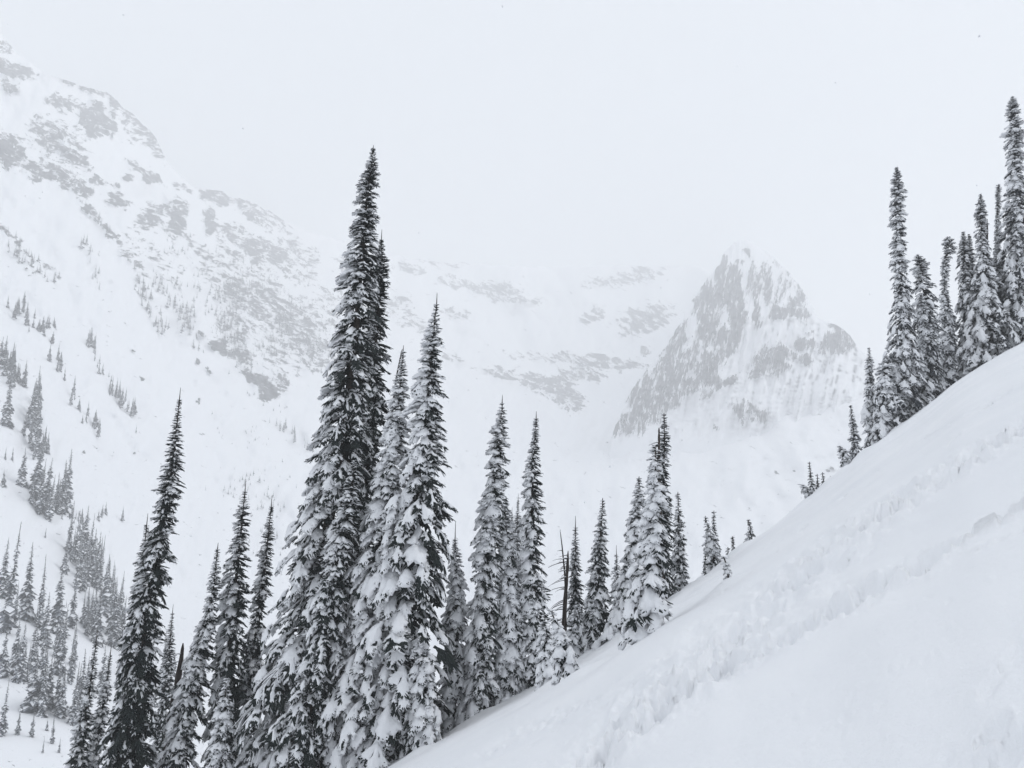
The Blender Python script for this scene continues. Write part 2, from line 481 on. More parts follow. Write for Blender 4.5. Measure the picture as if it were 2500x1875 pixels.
SKYL = [(-700, 150), (-350, 60), (-120, 40), (0, 80), (45, 134), (114, 180), (228, 219), (260, 223), (309, 268), (346, 301), (378, 330), (407, 395), (468, 456),
        (541, 467), (570, 484), (610, 490), (708, 545), (773, 571), (854, 592), (1000, 632), (1100, 642), (1300, 652), (1500, 648), (1700, 650),
        (1850, 720), (2000, 800), (2090, 850), (2200, 910), (2500, 1010), (2900, 1120), (3200, 1200)]
ROCK_L = [(12, 112, 26, 24, 40, .52), (30, 170, 52, 17, 20), (25, 212, 28, 8, 25), (185, 198, 82, 13, 27), (285, 250, 45, 10, 42), (350, 318, 45, 16, 48, .6), (15, 365, 44, 40, 10), (155, 250, 48, 20, 14, .62), (228, 295, 38, 46, -12),
          (276, 300, 10, 40, 5), (120, 330, 58, 30, 28, .62), (180, 382, 52, 18, 38, .65), (110, 420, 82, 24, 12, .68), (200, 462, 30, 17, 36), (236, 441, 22, 10, 25), (350, 420, 42, 13, 42), (388, 440, 14, 8, 50),
          (290, 490, 32, 15, 32), (281, 452, 13, 9, 20), (312, 434, 12, 7, 10), (435, 535, 18, 48, 8), (418, 560, 30, 16, 0, .65), (515, 545, 18, 36, 4), (380, 520, 45, 24, -15, .6), (355, 545, 30, 16, 0, .65),
          (530, 480, 46, 16, 12), (450, 458, 28, 8, 15, .65), (615, 520, 50, 16, 35, .6), (610, 590, 70, 12, 8, .65), (650, 625, 70, 22, 12, .65), (570, 560, 45, 8, 8, .6), (700, 610, 40, 40, 30, .5), (745, 640, 35, 45, 30, .45), (560, 640, 40, 40, 20, .4),
          (215, 510, 40, 9, 45, .6), (262, 560, 60, 9, 47, .6), (320, 640, 50, 9, 50, .5), (480, 600, 60, 12, 45, .5), (530, 660, 60, 40, 30, .42), (330, 600, 50, 40, 30, .3), (400, 640, 60, 40, 40, .3),
          (560, 700, 60, 30, 40, .5), (640, 740, 80, 50, 45, .55), (720, 790, 70, 55, 50, .55), (770, 870, 40, 45, 55, .5), (590, 800, 50, 50, 40, .42), (690, 860, 45, 50, 30, .45), (800, 760, 60, 60, 40, .42),
          (540, 850, 42, 15, 35), (580, 865, 40, 18, 20), (515, 835, 14, 8, 40), (480, 880, 8, 7, 0), (493, 815, 12, 6, 40), (505, 905, 9, 5, 30), (625, 925, 40, 13, 30), (655, 955, 32, 20, 30), (690, 930, 16, 24, 0, .6),
          (10, 560, 24, 12, 40, .55), (45, 590, 8, 10, 0), (60, 630, 26, 8, 45, .5), (130, 660, 40, 7, 48, .5), (75, 660, 9, 12, 0, .6), (330, 863, 6, 3, 20), (340, 930, 4, 3, 0), (494, 978, 4, 3, 10),
          (335, 315, 55, 30, 48, .5), (382, 352, 22, 40, -25, .52), (140, 345, 76, 44, 36, .5), (165, 440, 70, 14, 16, .6), (640, 520, 80, 28, 28, .5), (630, 598, 60, 20, 10, .55), (720, 650, 60, 40, 35, .42), (640, 700, 70, 40, 35, .45), (560, 590, 40, 30, 20, .38),
          # headwall
          (1000, 655, 50, 12, 5, 0.57), (1120, 690, 50, 16, 10, 0.57), (1215, 712, 66, 22, 8, 0.62), (1290, 735, 40, 10, -5, 0.57), (960, 740, 45, 30, 10, 0.52), (1010, 790, 40, 16, 20, 0.52), (1110, 765, 40, 14, 10, 0.49), (1445, 772, 36, 18, -15, 0.57),
          (1575, 780, 70, 34, -18, 0.65), (1480, 690, 60, 16, 0, 0.49), (1560, 670, 60, 26, -10, 0.52), (1480, 885, 100, 18, 5, 0.65), (1330, 935, 70, 22, 10, 0.67), (1370, 960, 60, 22, 15, 0.67), (1240, 915, 70, 12, 12, 0.62), (1420, 915, 60, 20, 0, 0.57), (1390, 990, 40, 12, 10, 0.57), (1575, 855, 14, 14, 0, 0.62), (1350, 870, 70, 14, 0, 0.47),
          (1100, 640, 80, 14, 0, 0.47), (870, 650, 50, 40, 20, 0.52), (900, 760, 40, 60, 10, 0.49), (1080, 860, 60, 14, 20, 0.42), (1280, 870, 60, 10, 8, 0.47),
          # scattered stones in the basin
          (1180, 1160, 4, 2.5, 0, .7), (1900, 1158, 9, 3.5, 25, .8), (1940, 1152, 9, 4, 25, .8), (1852, 1130, 4, 2, 20, .7), (1480, 1086, 4, 3, 0, .7), (2030, 1142, 6, 3, 20, .8), (330, 1105, 4, 2.5, 0, .7), (208, 1105, 4, 2.5, 0, .7)]
xs = np.unique(np.concatenate([np.arange(-700, -60, 40), np.arange(-60, 1760, 5.4), np.arange(1760, 2160, 9), np.arange(2160, 3200, 45)]))
SKx = np.interp(xs, *np.array(SKYL, float).T) + 5 * fbm(xs / 26.0, xs * 0, 41, 4)
q_rows = np.concatenate([np.linspace(0, 0.22, 14)[:-1], np.linspace(0.22, 1.0, 250)])
BOT = 2350.0
PX = np.repeat(xs[None, :], len(q_rows), 0)
PY = BOT + (SKx[None, :] - BOT) * q_rows[:, None]
rockL = blob_field(PX, PY, ROCK_L)
uu, vv = px_uv(PX, PY)
DD = far_dist(PX, PY)
rel = 0.028 * fbm(PX / 95.0 + PY / 160.0, PY / 150.0 - PX / 200.0, 51, 5, 0.5) * smooth(120, 500, DD)
rel -= rockL * (0.010 + 0.016 * fbm(PX / 22.0, PY / 22.0, 57, 3))
rel += 0.011 * fbm((0.8 * PX - 0.6 * PY) / 60.0, (PY * 0.8 + PX * 0.6) / 420.0, 61, 3) * smooth(250, 600, DD)   # gullies down the fall line
DD2 = DD * (1 + rel)
V3 = np.stack([DD2 * uu, DD2, DD2 * vv], -1)
# the back of the ridge
back = []
for k, (g, dz) in enumerate([(60, -25), (220, -130), (600, -420)]):
    b = V3[-1].copy(); b[:, 1] += g; b[:, 0] += b[:, 0] / b[:, 1] * g; b[:, 2] += dz
    back.append(b)
V3 = np.concatenate([V3] + [b[None] for b in back], 0)
me = mesh_np('mountain', V3.reshape(-1, 3), grid_faces(*V3.shape[:2]), [M_MOUNT])
pad = len(back)
add_attr(me, 'rock', np.concatenate([rockL] + [rockL[-1:]] * pad, 0))
# strata dip down to the right on the left face and flatten along the headwall
dip = np.radians(24.0)
SX = (PX * np.cos(dip) + PY * np.sin(dip)) / 100.0
SY = (-PX * np.sin(dip) + PY * np.cos(dip)) / 100.0
stv = np.stack([SX * 0.62, SY * 1.35, 0 * SX], -1)
add_vec_attr(me, 'strata', np.concatenate([stv] + [stv[-1:] + 0.3 * (i + 1) for i in range(pad)], 0))
tag(obj('mountain', me), 'snowy valley side and headwall with grey rock bands fading into cloud', None, None, 'structure')

# ---- the rock horn on the right
HL = [(585, 1796), (594, 1784), (612, 1768), (640, 1757), (650, 1752), (685, 1722), (735, 1689), (793, 1657), (847, 1624), (884, 1592), (945, 1545), (1000, 1515), (1046, 1498), (1075, 1490), (1130, 1480), (1260, 1470)]
HR = [(585, 1832), (592, 1844), (604, 1862), (620, 1882), (650, 1912), (674, 1935), (714, 1964), (779, 2000), (793, 2044), (818, 2076), (847, 2094), (870, 2120), (905, 2190), (960, 2290), (1060, 2400), (1260, 2600)]
ROCK_H = [(1762, 665, 12, 40, 10, .75), (1745, 725, 40, 45, 15, .72), (1788, 700, 24, 60, 6, .74), (1800, 770, 22, 60, 8, .74), (1730, 800, 26, 60, 14, .68), (1716, 740, 20, 40, 20, .6), (1765, 840, 22, 50, 8, .68), (1790, 830, 16, 30, 12, .7), (1720, 900, 14, 60, 8, .7), (1745, 900, 14, 50, 10, .66),
          (1773, 855, 14, 16, 0, .7), (1656, 825, 18, 40, 22, .7), (1640, 870, 30, 40, 20, .64), (1690, 850, 20, 40, -15, .5), (1620, 930, 40, 44, 22, .7), (1650, 910, 28, 34, 10, .72), (1585, 990, 45, 40, -35, .72), (1560, 960, 26, 44, 24, .66), (1620, 985, 50, 24, -32, .7), (1545, 1030, 34, 32, 30, .64),
          (1508, 1045, 18, 24, 20, .66), (1680, 945, 36, 22, -20, .62), (1540, 1045, 14, 20, 10, .7), (1700, 895, 16, 40, -30, .55), (1735, 930, 30, 14, -10, .55),
          (1850, 700, 14, 44, 8, .62), (1847, 770, 10, 36, 6, .74), (1830, 690, 10, 40, 10, .6), (1870, 680, 20, 40, -20, .5), (1890, 720, 30, 30, 20, .45), (1930, 720, 34, 40, 35, .55), (1950, 735, 20, 50, -18, .6), (1900, 770, 30, 14, -8, .7), (1945, 765, 36, 14, 4, .68), (1890, 760, 14, 14, 0, .74),
          (1820, 612, 12, 8, 20, .6), (1838, 630, 16, 8, 50, .55), (1806, 640, 12, 8, -40, .5), (1850, 650, 20, 10, 10, .5), (1890, 640, 30, 8, 40, .4), (1920, 680, 24, 24, 40, .45),
          (1880, 880, 46, 36, -25, .74), (1855, 905, 26, 16, -25, .75), (1900, 900, 28, 16, -30, .72), (1966, 842, 26, 15, 0, .72), (1964, 880, 18, 14, 0, .78), (1925, 862, 26, 12, 30, .6), (2020, 840, 30, 14, -5, .6), (2047, 828, 32, 22, -8, .76), (2076, 832, 18, 22, 20, .76), (2044, 856, 18, 12, 0, .76), (2038, 798, 10, 6, 0, .7), (2056, 808, 12, 6, 20, .7), (1975, 812, 9, 5, 0, .7), (2005, 862, 10, 8, 0, .6),
          (1770, 935, 36, 10, -38, .68), (1786, 935, 16, 9, -20, .74), (1735, 960, 30, 8, -35, .5), (1820, 995, 36, 16, 22, .66), (1815, 1012, 32, 10, 38, .66), (1850, 1010, 24, 14, 40, .58), (1815, 1030, 8, 8, 0, .72), (1750, 1045, 12, 6, 40, .5)]
ys = np.concatenate([np.arange(584, 1075, 3.4), np.arange(1075, 1262, 14)])
qs = np.linspace(-0.14, 1.14, 190)
xl = np.interp(ys, *np.array(HL, float).T) + 3.0 * fbm(ys / 14.0, ys * 0, 71, 3)
xr = np.interp(ys, *np.array(HR, float).T) + 2.0 * fbm(ys / 14.0, ys * 0, 73, 3) * (ys < 860)
QX = np.repeat(qs[None], len(ys), 0)
qc = np.clip(QX, 0, 1)
HX = xl[:, None] + (xr - xl)[:, None] * qc
HY = np.repeat(ys[:, None], len(qs), 1)
HY = HY + (7 * fbm(HX / 17.0, HX * 0, 75, 3) + 5) * (1 - smooth(590, 650, HY))
rockH = blob_field(HX, HY, ROCK_H, 7)
base_d = np.interp(ys, [584, 650, 800, 950, 1075, 1260], [1620, 1420, 1230, 1130, 1075, 1060])
edge = np.abs(2 * qc - 1)
HD = base_d[:, None] + 95 * edge ** 3
# ribs and gullies down the face
rib = fbm(HX / 30.0 + HY / 130.0, HY / 190.0, 81, 4, 0.55)
HD += -26 * rib * smooth(584, 640, HY) * (1 - smooth(1020, 1100, HY)) - rockH * (12 + 20 * fbm(HX / 16.0, HY / 16.0, 83, 3))
hu, hv = px_uv(HX, HY)
HV = np.stack([HD * hu, HD, HD * hv], -1)
# the flanks turn away behind the outline
over = np.maximum(-QX, QX - 1).clip(0)
HV[..., 1] += over * 2400
HV[..., 0] += HV[..., 0] / HD * over * 2400 + np.where(QX < 0, 1, -1) * over * 260
HV[..., 2] += HV[..., 2] / HD * over * 2400 * 0.55 - over * 340
me = mesh_np('rock_horn', HV.reshape(-1, 3), grid_faces(*HX.shape)[:, ::-1], [M_MOUNT])
add_attr(me, 'rock', rockH)
lean = np.radians(101.0)
SX = (HX * np.cos(lean) + HY * np.sin(lean)) / 100.0
SY = (-HX * np.sin(lean) + HY * np.cos(lean)) / 100.0
add_vec_attr(me, 'strata', np.stack([SX * 0.52, SY * 1.85, 0 * SX + 3.0], -1))
tag(obj('mountain_peak', me), 'steep rocky horn streaked with snow above the basin', None, None, 'structure')

# ------------------------------------------------------------------ boughs
def bough_paths(g, n_side, droop, width, sub=True):
    t = np.linspace(0, 1, 8)
    main = np.stack([t, 0.05 * np.sin(t * 3 + g.uniform(0, 6)), 0.10 * t - droop * t ** 2.0], -1)
    paths = [(main, 1.0)]
    for k in range(n_side):
        for s in (-1, 1):
            a = np.clip(0.10 + 0.84 * (k + g.uniform(-.25, .25) + (0.25 if s > 0 else 0)) / n_side, 0.05, 0.96)
            p0 = np.array([np.interp(a, t, main[:, j]) for j in range(3)])
            L = width * (0.62 * (1 - a) ** 0.8 + 0.20) * g.uniform(0.75, 1.15) * (0.55 + 0.45 * min(1, a / 0.25))
            an = math.radians(g.uniform(34, 58))
            q = np.linspace(0, 1, 5)
            bend = g.uniform(-.18, .05)
            pts = p0 + np.stack([q * L * math.cos(an) + 0.10 * L * q * q, s * (q * L * math.sin(an) + bend * L * q * q),
                                 -droop * 0.30 * q * L - (0.42 + g.uniform(0, .35)) * droop * L * q * q - 2 * droop * a * q * L * 0.45], -1)
            paths.append((pts, 0.62))
            if sub and L > 0.22:
                for b in (0.38, 0.66):
                    for s2 in (-1, 1):
                        if g.random() < 0.3: continue
                        r0 = np.array([np.interp(b, q, pts[:, j]) for j in range(3)])
                        l2 = L * (0.42 - 0.2 * b) * g.uniform(.8, 1.2)
                        a2 = an * s + s2 * math.radians(42)
                        q2 = np.linspace(0, 1, 3)
                        paths.append((r0 + np.stack([q2 * l2 * math.cos(a2), q2 * l2 * math.sin(a2), -droop * 0.6 * q2 * l2 - 0.5 * droop * l2 * q2 * q2], -1), 0.42))
    return paths

def resample(p, step):
    d = np.concatenate([[0], np.cumsum(np.linalg.norm(np.diff(p, axis=0), axis=1))])
    n = max(2, int(d[-1] / step) + 1)
    t = np.linspace(0, d[-1], n)
    return np.stack([np.interp(t, d, p[:, j]) for j in range(3)], -1)

def needle_mesh(g, paths, seg_main, seg_side, hwid, tufts):
    """needle-covered twigs: ragged blades folded down along the twig, with loose tufts at the edges"""
    V, Fc = [], []
    for p, wgt in paths:
        n = (seg_main if wgt > .9 else seg_side if wgt > .5 else max(1, seg_side - 1)) + 1
        d = np.concatenate([[0], np.cumsum(np.linalg.norm(np.diff(p, axis=0), axis=1))])
        t = np.linspace(0, d[-1], n)
        q = np.stack([np.interp(t, d, p[:, k]) for k in range(3)], -1)
        tan = np.gradient(q, axis=0); tan /= np.linalg.norm(tan, axis=1)[:, None] + 1e-9
        side = np.cross(tan, [0, 0, 1.0]); side /= np.linalg.norm(side, axis=1)[:, None] + 1e-9
        b0 = len(V)
        for i in range(n):
            f = i / (n - 1)
            w_ = hwid * (0.75 + .35 * wgt) * g.uniform(.65, 1.35) * (1 - .75 * f ** 3)
            ext = tan[i] * (hwid * .8 if i == n - 1 else hwid * .25)
            V += [q[i] + side[i] * w_ + tan[i] * hwid * g.uniform(.1, .9) + (0, 0, -w_ * g.uniform(.5, 1.1)), q[i] + ext,
                  q[i] - side[i] * w_ + tan[i] * hwid * g.uniform(.1, .9) + (0, 0, -w_ * g.uniform(.5, 1.1))]
        for i in range(n - 1):
            a = b0 + 3 * i
            Fc += [(a, a + 3, a + 1), (a + 3, a + 4, a + 1), (a + 1, a + 4, a + 2), (a + 4, a + 5, a + 2)]
        for k in range(tufts):
            a = g.uniform(.25, 1.0) * d[-1]
            c = np.array([np.interp(a, d, p[:, m]) for m in range(3)])
            m = min(n - 1, int(a / (d[-1] + 1e-9) * n)); s_ = g.choice([-1, 1])
            dr = side[m] * s_ * g.uniform(.5, 1) + tan[m] * g.uniform(.5, 1.1) + np.array([0, 0, g.uniform(-.8, .15)])
            b = len(V); V += [c - tan[m] * hwid * .35, c + tan[m] * hwid * .45, c + dr * hwid * g.uniform(1.2, 1.9)]
            Fc.append((b, b + 1, b + 2))
    return np.array(V, np.float32), np.array(Fc, np.int32)

def ico():
    t = (1 + 5 ** .5) / 2
    v = np.array([(-1, t, 0), (1, t, 0), (-1, -t, 0), (1, -t, 0), (0, -1, t), (0, 1, t), (0, -1, -t), (0, 1, -t), (t, 0, -1), (t, 0, 1), (-t, 0, -1), (-t, 0, 1)], float)
    v /= np.linalg.norm(v[0])
    f = np.array([(0, 11, 5), (0, 5, 1), (0, 1, 7), (0, 7, 10), (0, 10, 11), (1, 5, 9), (5, 11, 4), (11, 10, 2), (10, 7, 6), (7, 1, 8), (3, 9, 4), (3, 4, 2), (3, 2, 6), (3, 6, 8), (3, 8, 9), (4, 9, 5), (2, 4, 11), (6, 2, 10), (8, 6, 7), (9, 8, 1)], int)
    return v, f
ICO_V, ICO_F = ico()

def snow_mesh(g, paths, rad, cover, target, voxel):
    """snow lying along the twigs, melted together into one lobed pillow"""
    V, Fc = [], []
    off = g.uniform(0, 99)
    for p, wgt in paths:
        q = resample(p, rad * 0.6)
        n = len(q)
        for i in range(n):
            f = i / max(1, n - 1)
            hole = gnoise(q[i][0] * 4.5 + off, q[i][1] * 4.5)
            if hole * 1.1 + 0.5 > cover + 0.42 * (wgt > .9): continue
            r = rad * (0.30 + 0.70 * wgt) * g.uniform(.8, 1.2) * (1.0 if wgt < .9 else (0.75 + 0.35 * math.sin(f * 3.1))) * (1 - 0.15 * f)
            c = q[i] + np.array([0, 0, r * 0.42])
            V.append(ICO_V * r * np.array([1.08, 1.08, 0.78]) + c)
            Fc.append(ICO_F + 12 * (len(V) - 1))
    if len(V) < 3:
        return np.zeros((0, 3), np.float32), np.zeros((0, 3), np.int32)
    me = mesh_np('tmp', np.concatenate(V), np.concatenate(Fc), [])
    o = bpy.data.objects.new('tmp', me); COL.objects.link(o)
    m = o.modifiers.new('r', 'REMESH'); m.mode = 'VOXEL'; m.voxel_size = voxel
    m = o.modifiers.new('s', 'SMOOTH'); m.factor = 0.5; m.iterations = 2
    dg = bpy.context.evaluated_depsgraph_get()
    nf = len(o.evaluated_get(dg).data.polygons) * 2
    m = o.modifiers.new('d', 'DECIMATE'); m.ratio = min(1.0, target / max(nf, 1)); m.use_collapse_triangulate = True
    dg.update()
    ev = o.evaluated_get(bpy.context.evaluated_depsgraph_get()).data
    ev.calc_loop_triangles()
    co = np.empty(len(ev.vertices) * 3, np.float32); ev.vertices.foreach_get('co', co)
    tr = np.empty(len(ev.loop_triangles) * 3, np.int32); ev.loop_triangles.foreach_get('vertices', tr)
    bpy.data.objects.remove(o); bpy.data.meshes.remove(me)
    return co.reshape(-1, 3), tr.reshape(-1, 3)

def tube(p, r, sides=5):
    """tapered tube along p with radii r"""
    p = np.asarray(p, float); n = len(p); r = np.broadcast_to(r, n)
    tan = np.gradient(p, axis=0); tan /= np.linalg.norm(tan, axis=1)[:, None] + 1e-9
    ref = np.array([0.31, 0.2, 0.93]) if abs(tan[:, 2]).mean() < 0.8 else np.array([1.0, 0.1, 0])
    a = np.cross(tan, ref); a /= np.linalg.norm(a, axis=1)[:, None] + 1e-9
    b = np.cross(tan, a)
    an = np.arange(sides) * 2 * math.pi / sides
    V = p[:, None] + r[:, None, None] * (a[:, None] * np.cos(an)[None, :, None] + b[:, None] * np.sin(an)[None, :, None])
    i = np.arange(n - 1)[:, None] * sides; j = np.arange(sides)[None]
    F = np.stack([i + j, i + (j + 1) % sides, i + sides + (j + 1) % sides, i + sides + j], -1).reshape(-1, 4)
    return V.reshape(-1, 3), F

gP = np.random.default_rng(11)
LEVELS = ((0.096, 1.35), (0.070, 1.0), (0.057, 0.64), (0.045, 0.42))
BIG, MID, LITE = [], [], []
for k in range(7):
    paths = bough_paths(gP, 6, [0.30, 0.46, 0.38, 0.55, 0.33, 0.48, 0.4][k], [0.62, 0.75, 0.55, 0.7, 0.8, 0.6, 0.68][k])
    nd = needle_mesh(gP, [p for i_, p in enumerate(paths) if p[1] > .5 or i_ % 2], 5, 2, .058, 1)
    BIG.append((nd, [snow_mesh(gP, paths, r, c, t, 0.022) for (r, c), t in zip(LEVELS, (220, 230, 190, 120))]))
for k in range(6):
    paths = bough_paths(gP, 5, [0.3, 0.46, 0.38, 0.52, 0.26, 0.42][k], [0.75, 0.7, 0.85, 0.7, 0.8, 0.65][k], False)
    nd = needle_mesh(gP, paths, 3, 1, .085, 1)
    MID.append((nd, [snow_mesh(gP, paths, r * 1.25, c, t, 0.03) for (r, c), t in zip(LEVELS, (110, 120, 100, 70))]))
for k in range(6):
    paths = bough_paths(gP, 3, [0.25, 0.4, 0.32, 0.45, 0.2, 0.36][k], [0.9, 0.8, 1.0, 0.85, 0.95, 0.75][k], False)
    nd = needle_mesh(gP, paths, 2, 1, .12, 1)
    LITE.append((nd, [snow_mesh(gP, paths, r * 1.6, c, t, 0.05) for (r, c), t in zip(LEVELS, (60, 60, 56, 40))]))
print('PROTO', [len(b[0][1]) for b in BIG], [len(b[0][1]) for b in MID], [len(b[0][1]) for b in LITE])

# ------------------------------------------------------------------ near firs
def fir(label, rows, Y=None, snow=0.7, lee=0.25, seed=0, dens=1.0, droop=1.0, mat=None, group=None, leader=0.5, bare=0, cut_below=None, fill=1.0):
    """rows: (photo y, axis x, half width) from the tip down; the trunk goes on down to the snow."""
    g = np.random.default_rng(1000 + seed)
    mat = mat or M_NEEDLE
    R = np.array(rows, float)
    if Y is None:
        _, Y, _ = ground_at_px(R[-1, 1], R[-1, 0])
    def p3(x, y):
        u, v = px_uv(x, y); return np.array([Y * u, Y, Y * v])
    A = np.array([p3(r[1], r[0]) for r in R])
    scale = np.array([np.linalg.norm(p3(r[1] + 50, r[0]) - p3(r[1] - 50, r[0])) / 100 for r in R])
    W = R[:, 2] * scale
    if mat is M_FROST and len(R) > 4: W = W * (1 + .28 * smooth(.35, .8, (R[:, 0] - R[0, 0]) / (R[-1, 0] - R[0, 0])))
    zg = float(ground_z(A[-1, 0], Y))
    if zg < A[-1, 2] - 0.15:                       # the trunk continues out of sight down to the snow
        sl = (A[-1] - A[-2]) / max(1e-6, (A[-2, 2] - A[-1, 2]))
        ext = np.array([A[-1, 0] + sl[0] * min(2.0, A[-1, 2] - zg) * 0.5, Y, zg])
        A = np.vstack([A, ext]); W = np.append(W, W[-1] * 1.05)
    base = np.array([A[-1, 0], Y, float(ground_z(A[-1, 0], Y))])
    A[-1, 2] = base[2]
    A = A - base
    H = A[0, 2]
    zt = A[:, 2]
    def axis(z): return np.stack([np.interp(z, zt[::-1], A[::-1, 0]), np.interp(z, zt[::-1], A[::-1, 1]), z], -1)
    def hw(z): return np.interp(z, zt[::-1], W[::-1]) * (1 + (.5 if mat is M_FROST else .25) * gnoise(z * (1.1 if H > 6 else 2.2) + seed * 7.3, z * 0 + seed, 5) * smooth(0.0, .6, H - z))
    root = bpy.data.objects.new('fir_tree', None); COL.objects.link(root); root.location = base; root.empty_display_size = 0.3
    tag(root, label, 'tree', group)
    # trunk
    z = np.linspace(-0.3, H * 0.985, 14)
    tr = 0.012 + (0.011 * H + 0.02) * (1 - np.clip(z, 0, H) / H) ** 0.9
    Vt, Ft = tube(axis(z), tr, 7)
    obj('trunk', mesh_np('trunk', Vt, Ft, [M_BARK]), root)
    # boughs: position, azimuth, length, pitch
    zz, zc = [], H - 0.05
    low = max(0.15, 0.02 * H) if cut_below is None else cut_below
    while zc > low:
        h = hw(zc)
        zz.append(zc)
        zc -= float(np.clip(0.30 * h + .03, 0.10, 0.33)) / dens * g.uniform(.65, 1.35)
    B = []
    ph = 0.0
    for zc in zz:
        h = float(hw(zc)); f = 1 - zc / H
        U = min(h, 0.50 + 0.27 * h)                   # length of one spray; long limbs carry several
        n = int(np.clip(round(4.6 + 3.8 * max(0, h - .25)), 4, 12))
        ph += g.uniform(0.5, 1.3)
        pit0 = np.interp(f, [0, .06, .2, .5, 1], [30, 14, -6, -18, -26]) * droop
        for k in range(n):
            if g.random() > fill: continue
            az = ph + 2 * math.pi * (k + g.uniform(-.35, .35)) / n
            away = math.sin(az) > 0.35
            if away and h > .4 and g.random() < .6: continue
            L = U * g.uniform(.7, 1.2)
            reach = h * (g.uniform(.74, 1.16) if mat is not M_FROST else g.uniform(.6, 1.25))
            if g.random() < 0.10: reach *= 1.18
            if g.random() < 0.14: L *= 0.6; reach *= .75
            L = max(L, 0.10)
            pit = pit0 + g.normal(0, 9)
            cpi = max(.5, math.cos(math.radians(pit)) - .06)
            r0 = max(0.0, reach - L * cpi)
            B.append((zc + g.uniform(-.1, .1) * min(1, h) - r0 * 0.30 * smooth(.05, .35, f) * droop, az, L, math.radians(pit - 8 * (r0 > .2)), f, r0, 0))
            if h > .8 and not away and g.random() < min(.8, .4 * h):     # an inner spray on the same limb
                r1 = r0 * g.uniform(.15, .6)
                B.append((zc + g.uniform(-.1, .1) - r1 * .28, az + g.normal(0, .25), L * g.uniform(.7, 1.0), math.radians(pit0 + g.normal(0, 12)), f, r1, 0))
        for k in range(5 if h > .3 else 2):                              # sheltered inner sprays, hardly any snow
            az = g.uniform(0, 2 * math.pi)
            B.append((zc - g.uniform(.05, .25) * min(1, h * 1.5), az, max(.12, min(.62, .62 * h)) * g.uniform(.8, 1.2), math.radians(pit0 - 12 + g.normal(0, 14)), f, max(0, .75 * h - .6) * g.uniform(.2, 1), 1))
    B = np.array(B)
    nB = len(B)
    far_side = np.sin(B[:, 1]) > .35
    big = (B[:, 2] > 0.72) & ~far_side
    mid = (~big) & (B[:, 2] > 0.42) & ~far_side
    pos = axis(B[:, 0])
    ca, sa = np.cos(B[:, 1]), np.sin(B[:, 1])
    pos = pos + np.stack([ca * B[:, 5], sa * B[:, 5], 0 * ca], -1)
    pos[:, 2] = np.maximum(pos[:, 2], 0.1)
    cp, sp = np.cos(B[:, 3]), np.sin(B[:, 3])
    rl = g.normal(0, .16, nB); cr, sr = np.cos(rl), np.sin(rl)
    X = np.stack([ca * cp, sa * cp, sp], -1)
    Yv0 = np.stack([-sa, ca, 0 * ca], -1)
    Z0 = np.cross(X, Yv0)
    Yv = Yv0 * cr[:, None] + Z0 * sr[:, None]
    Zv = -Yv0 * sr[:, None] + Z0 * cr[:, None]
    L = B[:, 2]
    wide = np.where(big, 1.0, 1.15) * g.uniform(.85, 1.2, nB)
    Mx = np.stack([X * L[:, None], Yv * (L * wide)[:, None], Zv * L[:, None]], 1)       # rows: images of x, y, z
    # snow amount: less on the lee (+x) side and inside the crown, more low down
    s = snow - lee * ca * 1.1 - 0.10 * (sa > 0.3) + g.normal(0, .22, nB) + 0.25 * gnoise(B[:, 0] * 0.9 + seed, B[:, 1] * 1.2, seed)
    s = s - 0.75 * B[:, 6]
    lvl = np.where(s > .86, 0, np.where(s > .58, 1, np.where(s > .33, 2, np.where(s > 0.08, 3, 4))))
    which = g.integers(0, 1000, nB)
    nV, nF, sV, sF = [], [], [], []
    cn = cs = 0
    for bset, msk in ((BIG, big), (MID, mid), (LITE, ~big & ~mid)):
        for k, (nd, sn) in enumerate(bset):
            ii = np.where(msk & (which % len(bset) == k))[0]
            if len(ii) == 0: continue
            v = np.einsum('vi,bij->bvj', nd[0], Mx[ii]) + pos[ii][:, None]
            nV.append(v.reshape(-1, 3)); nv = len(nd[0])
            nF.append((nd[1][None] + (cn + np.arange(len(ii)) * nv)[:, None, None]).reshape(-1, 3)); cn += nv * len(ii)
            for l in range(4):
                jj = ii[lvl[ii] == l]
                if len(jj) == 0 or len(sn[l][0]) == 0: continue
                Ms = Mx[jj].copy()
                Ms[:, 2] = Ms[:, 2] * np.clip(1.0 + 0.35 / L[jj].clip(.3, 2), 1.1, 1.7)[:, None]
                v = np.einsum('vi,bij->bvj', sn[l][0], Ms) + pos[jj][:, None]
                sV.append(v.reshape(-1, 3)); nv = len(sn[l][0])
                sF.append((sn[l][1][None] + (cs + np.arange(len(jj)) * nv)[:, None, None]).reshape(-1, 3)); cs += nv * len(jj)
    crown = obj('crown', mesh_np('crown', np.concatenate(nV), np.concatenate(nF), [mat], None, False), root)
    if leader > 0:
        tip = axis(np.array([H]))[0]
        Vl, Fl = tube(np.stack([tip + (0, 0, -0.3), tip, tip + (0.01, 0, leader)]), np.array([.03, .022, .008]), 5)
        obj('leader_shoot', mesh_np('leader_shoot', Vl, Fl, [M_BARK]), root)
    if sV:
        tag(obj('snow_load', mesh_np('snow_load', np.concatenate(sV), np.concatenate(sF), [M_TSNOW]), root), kind='stuff')
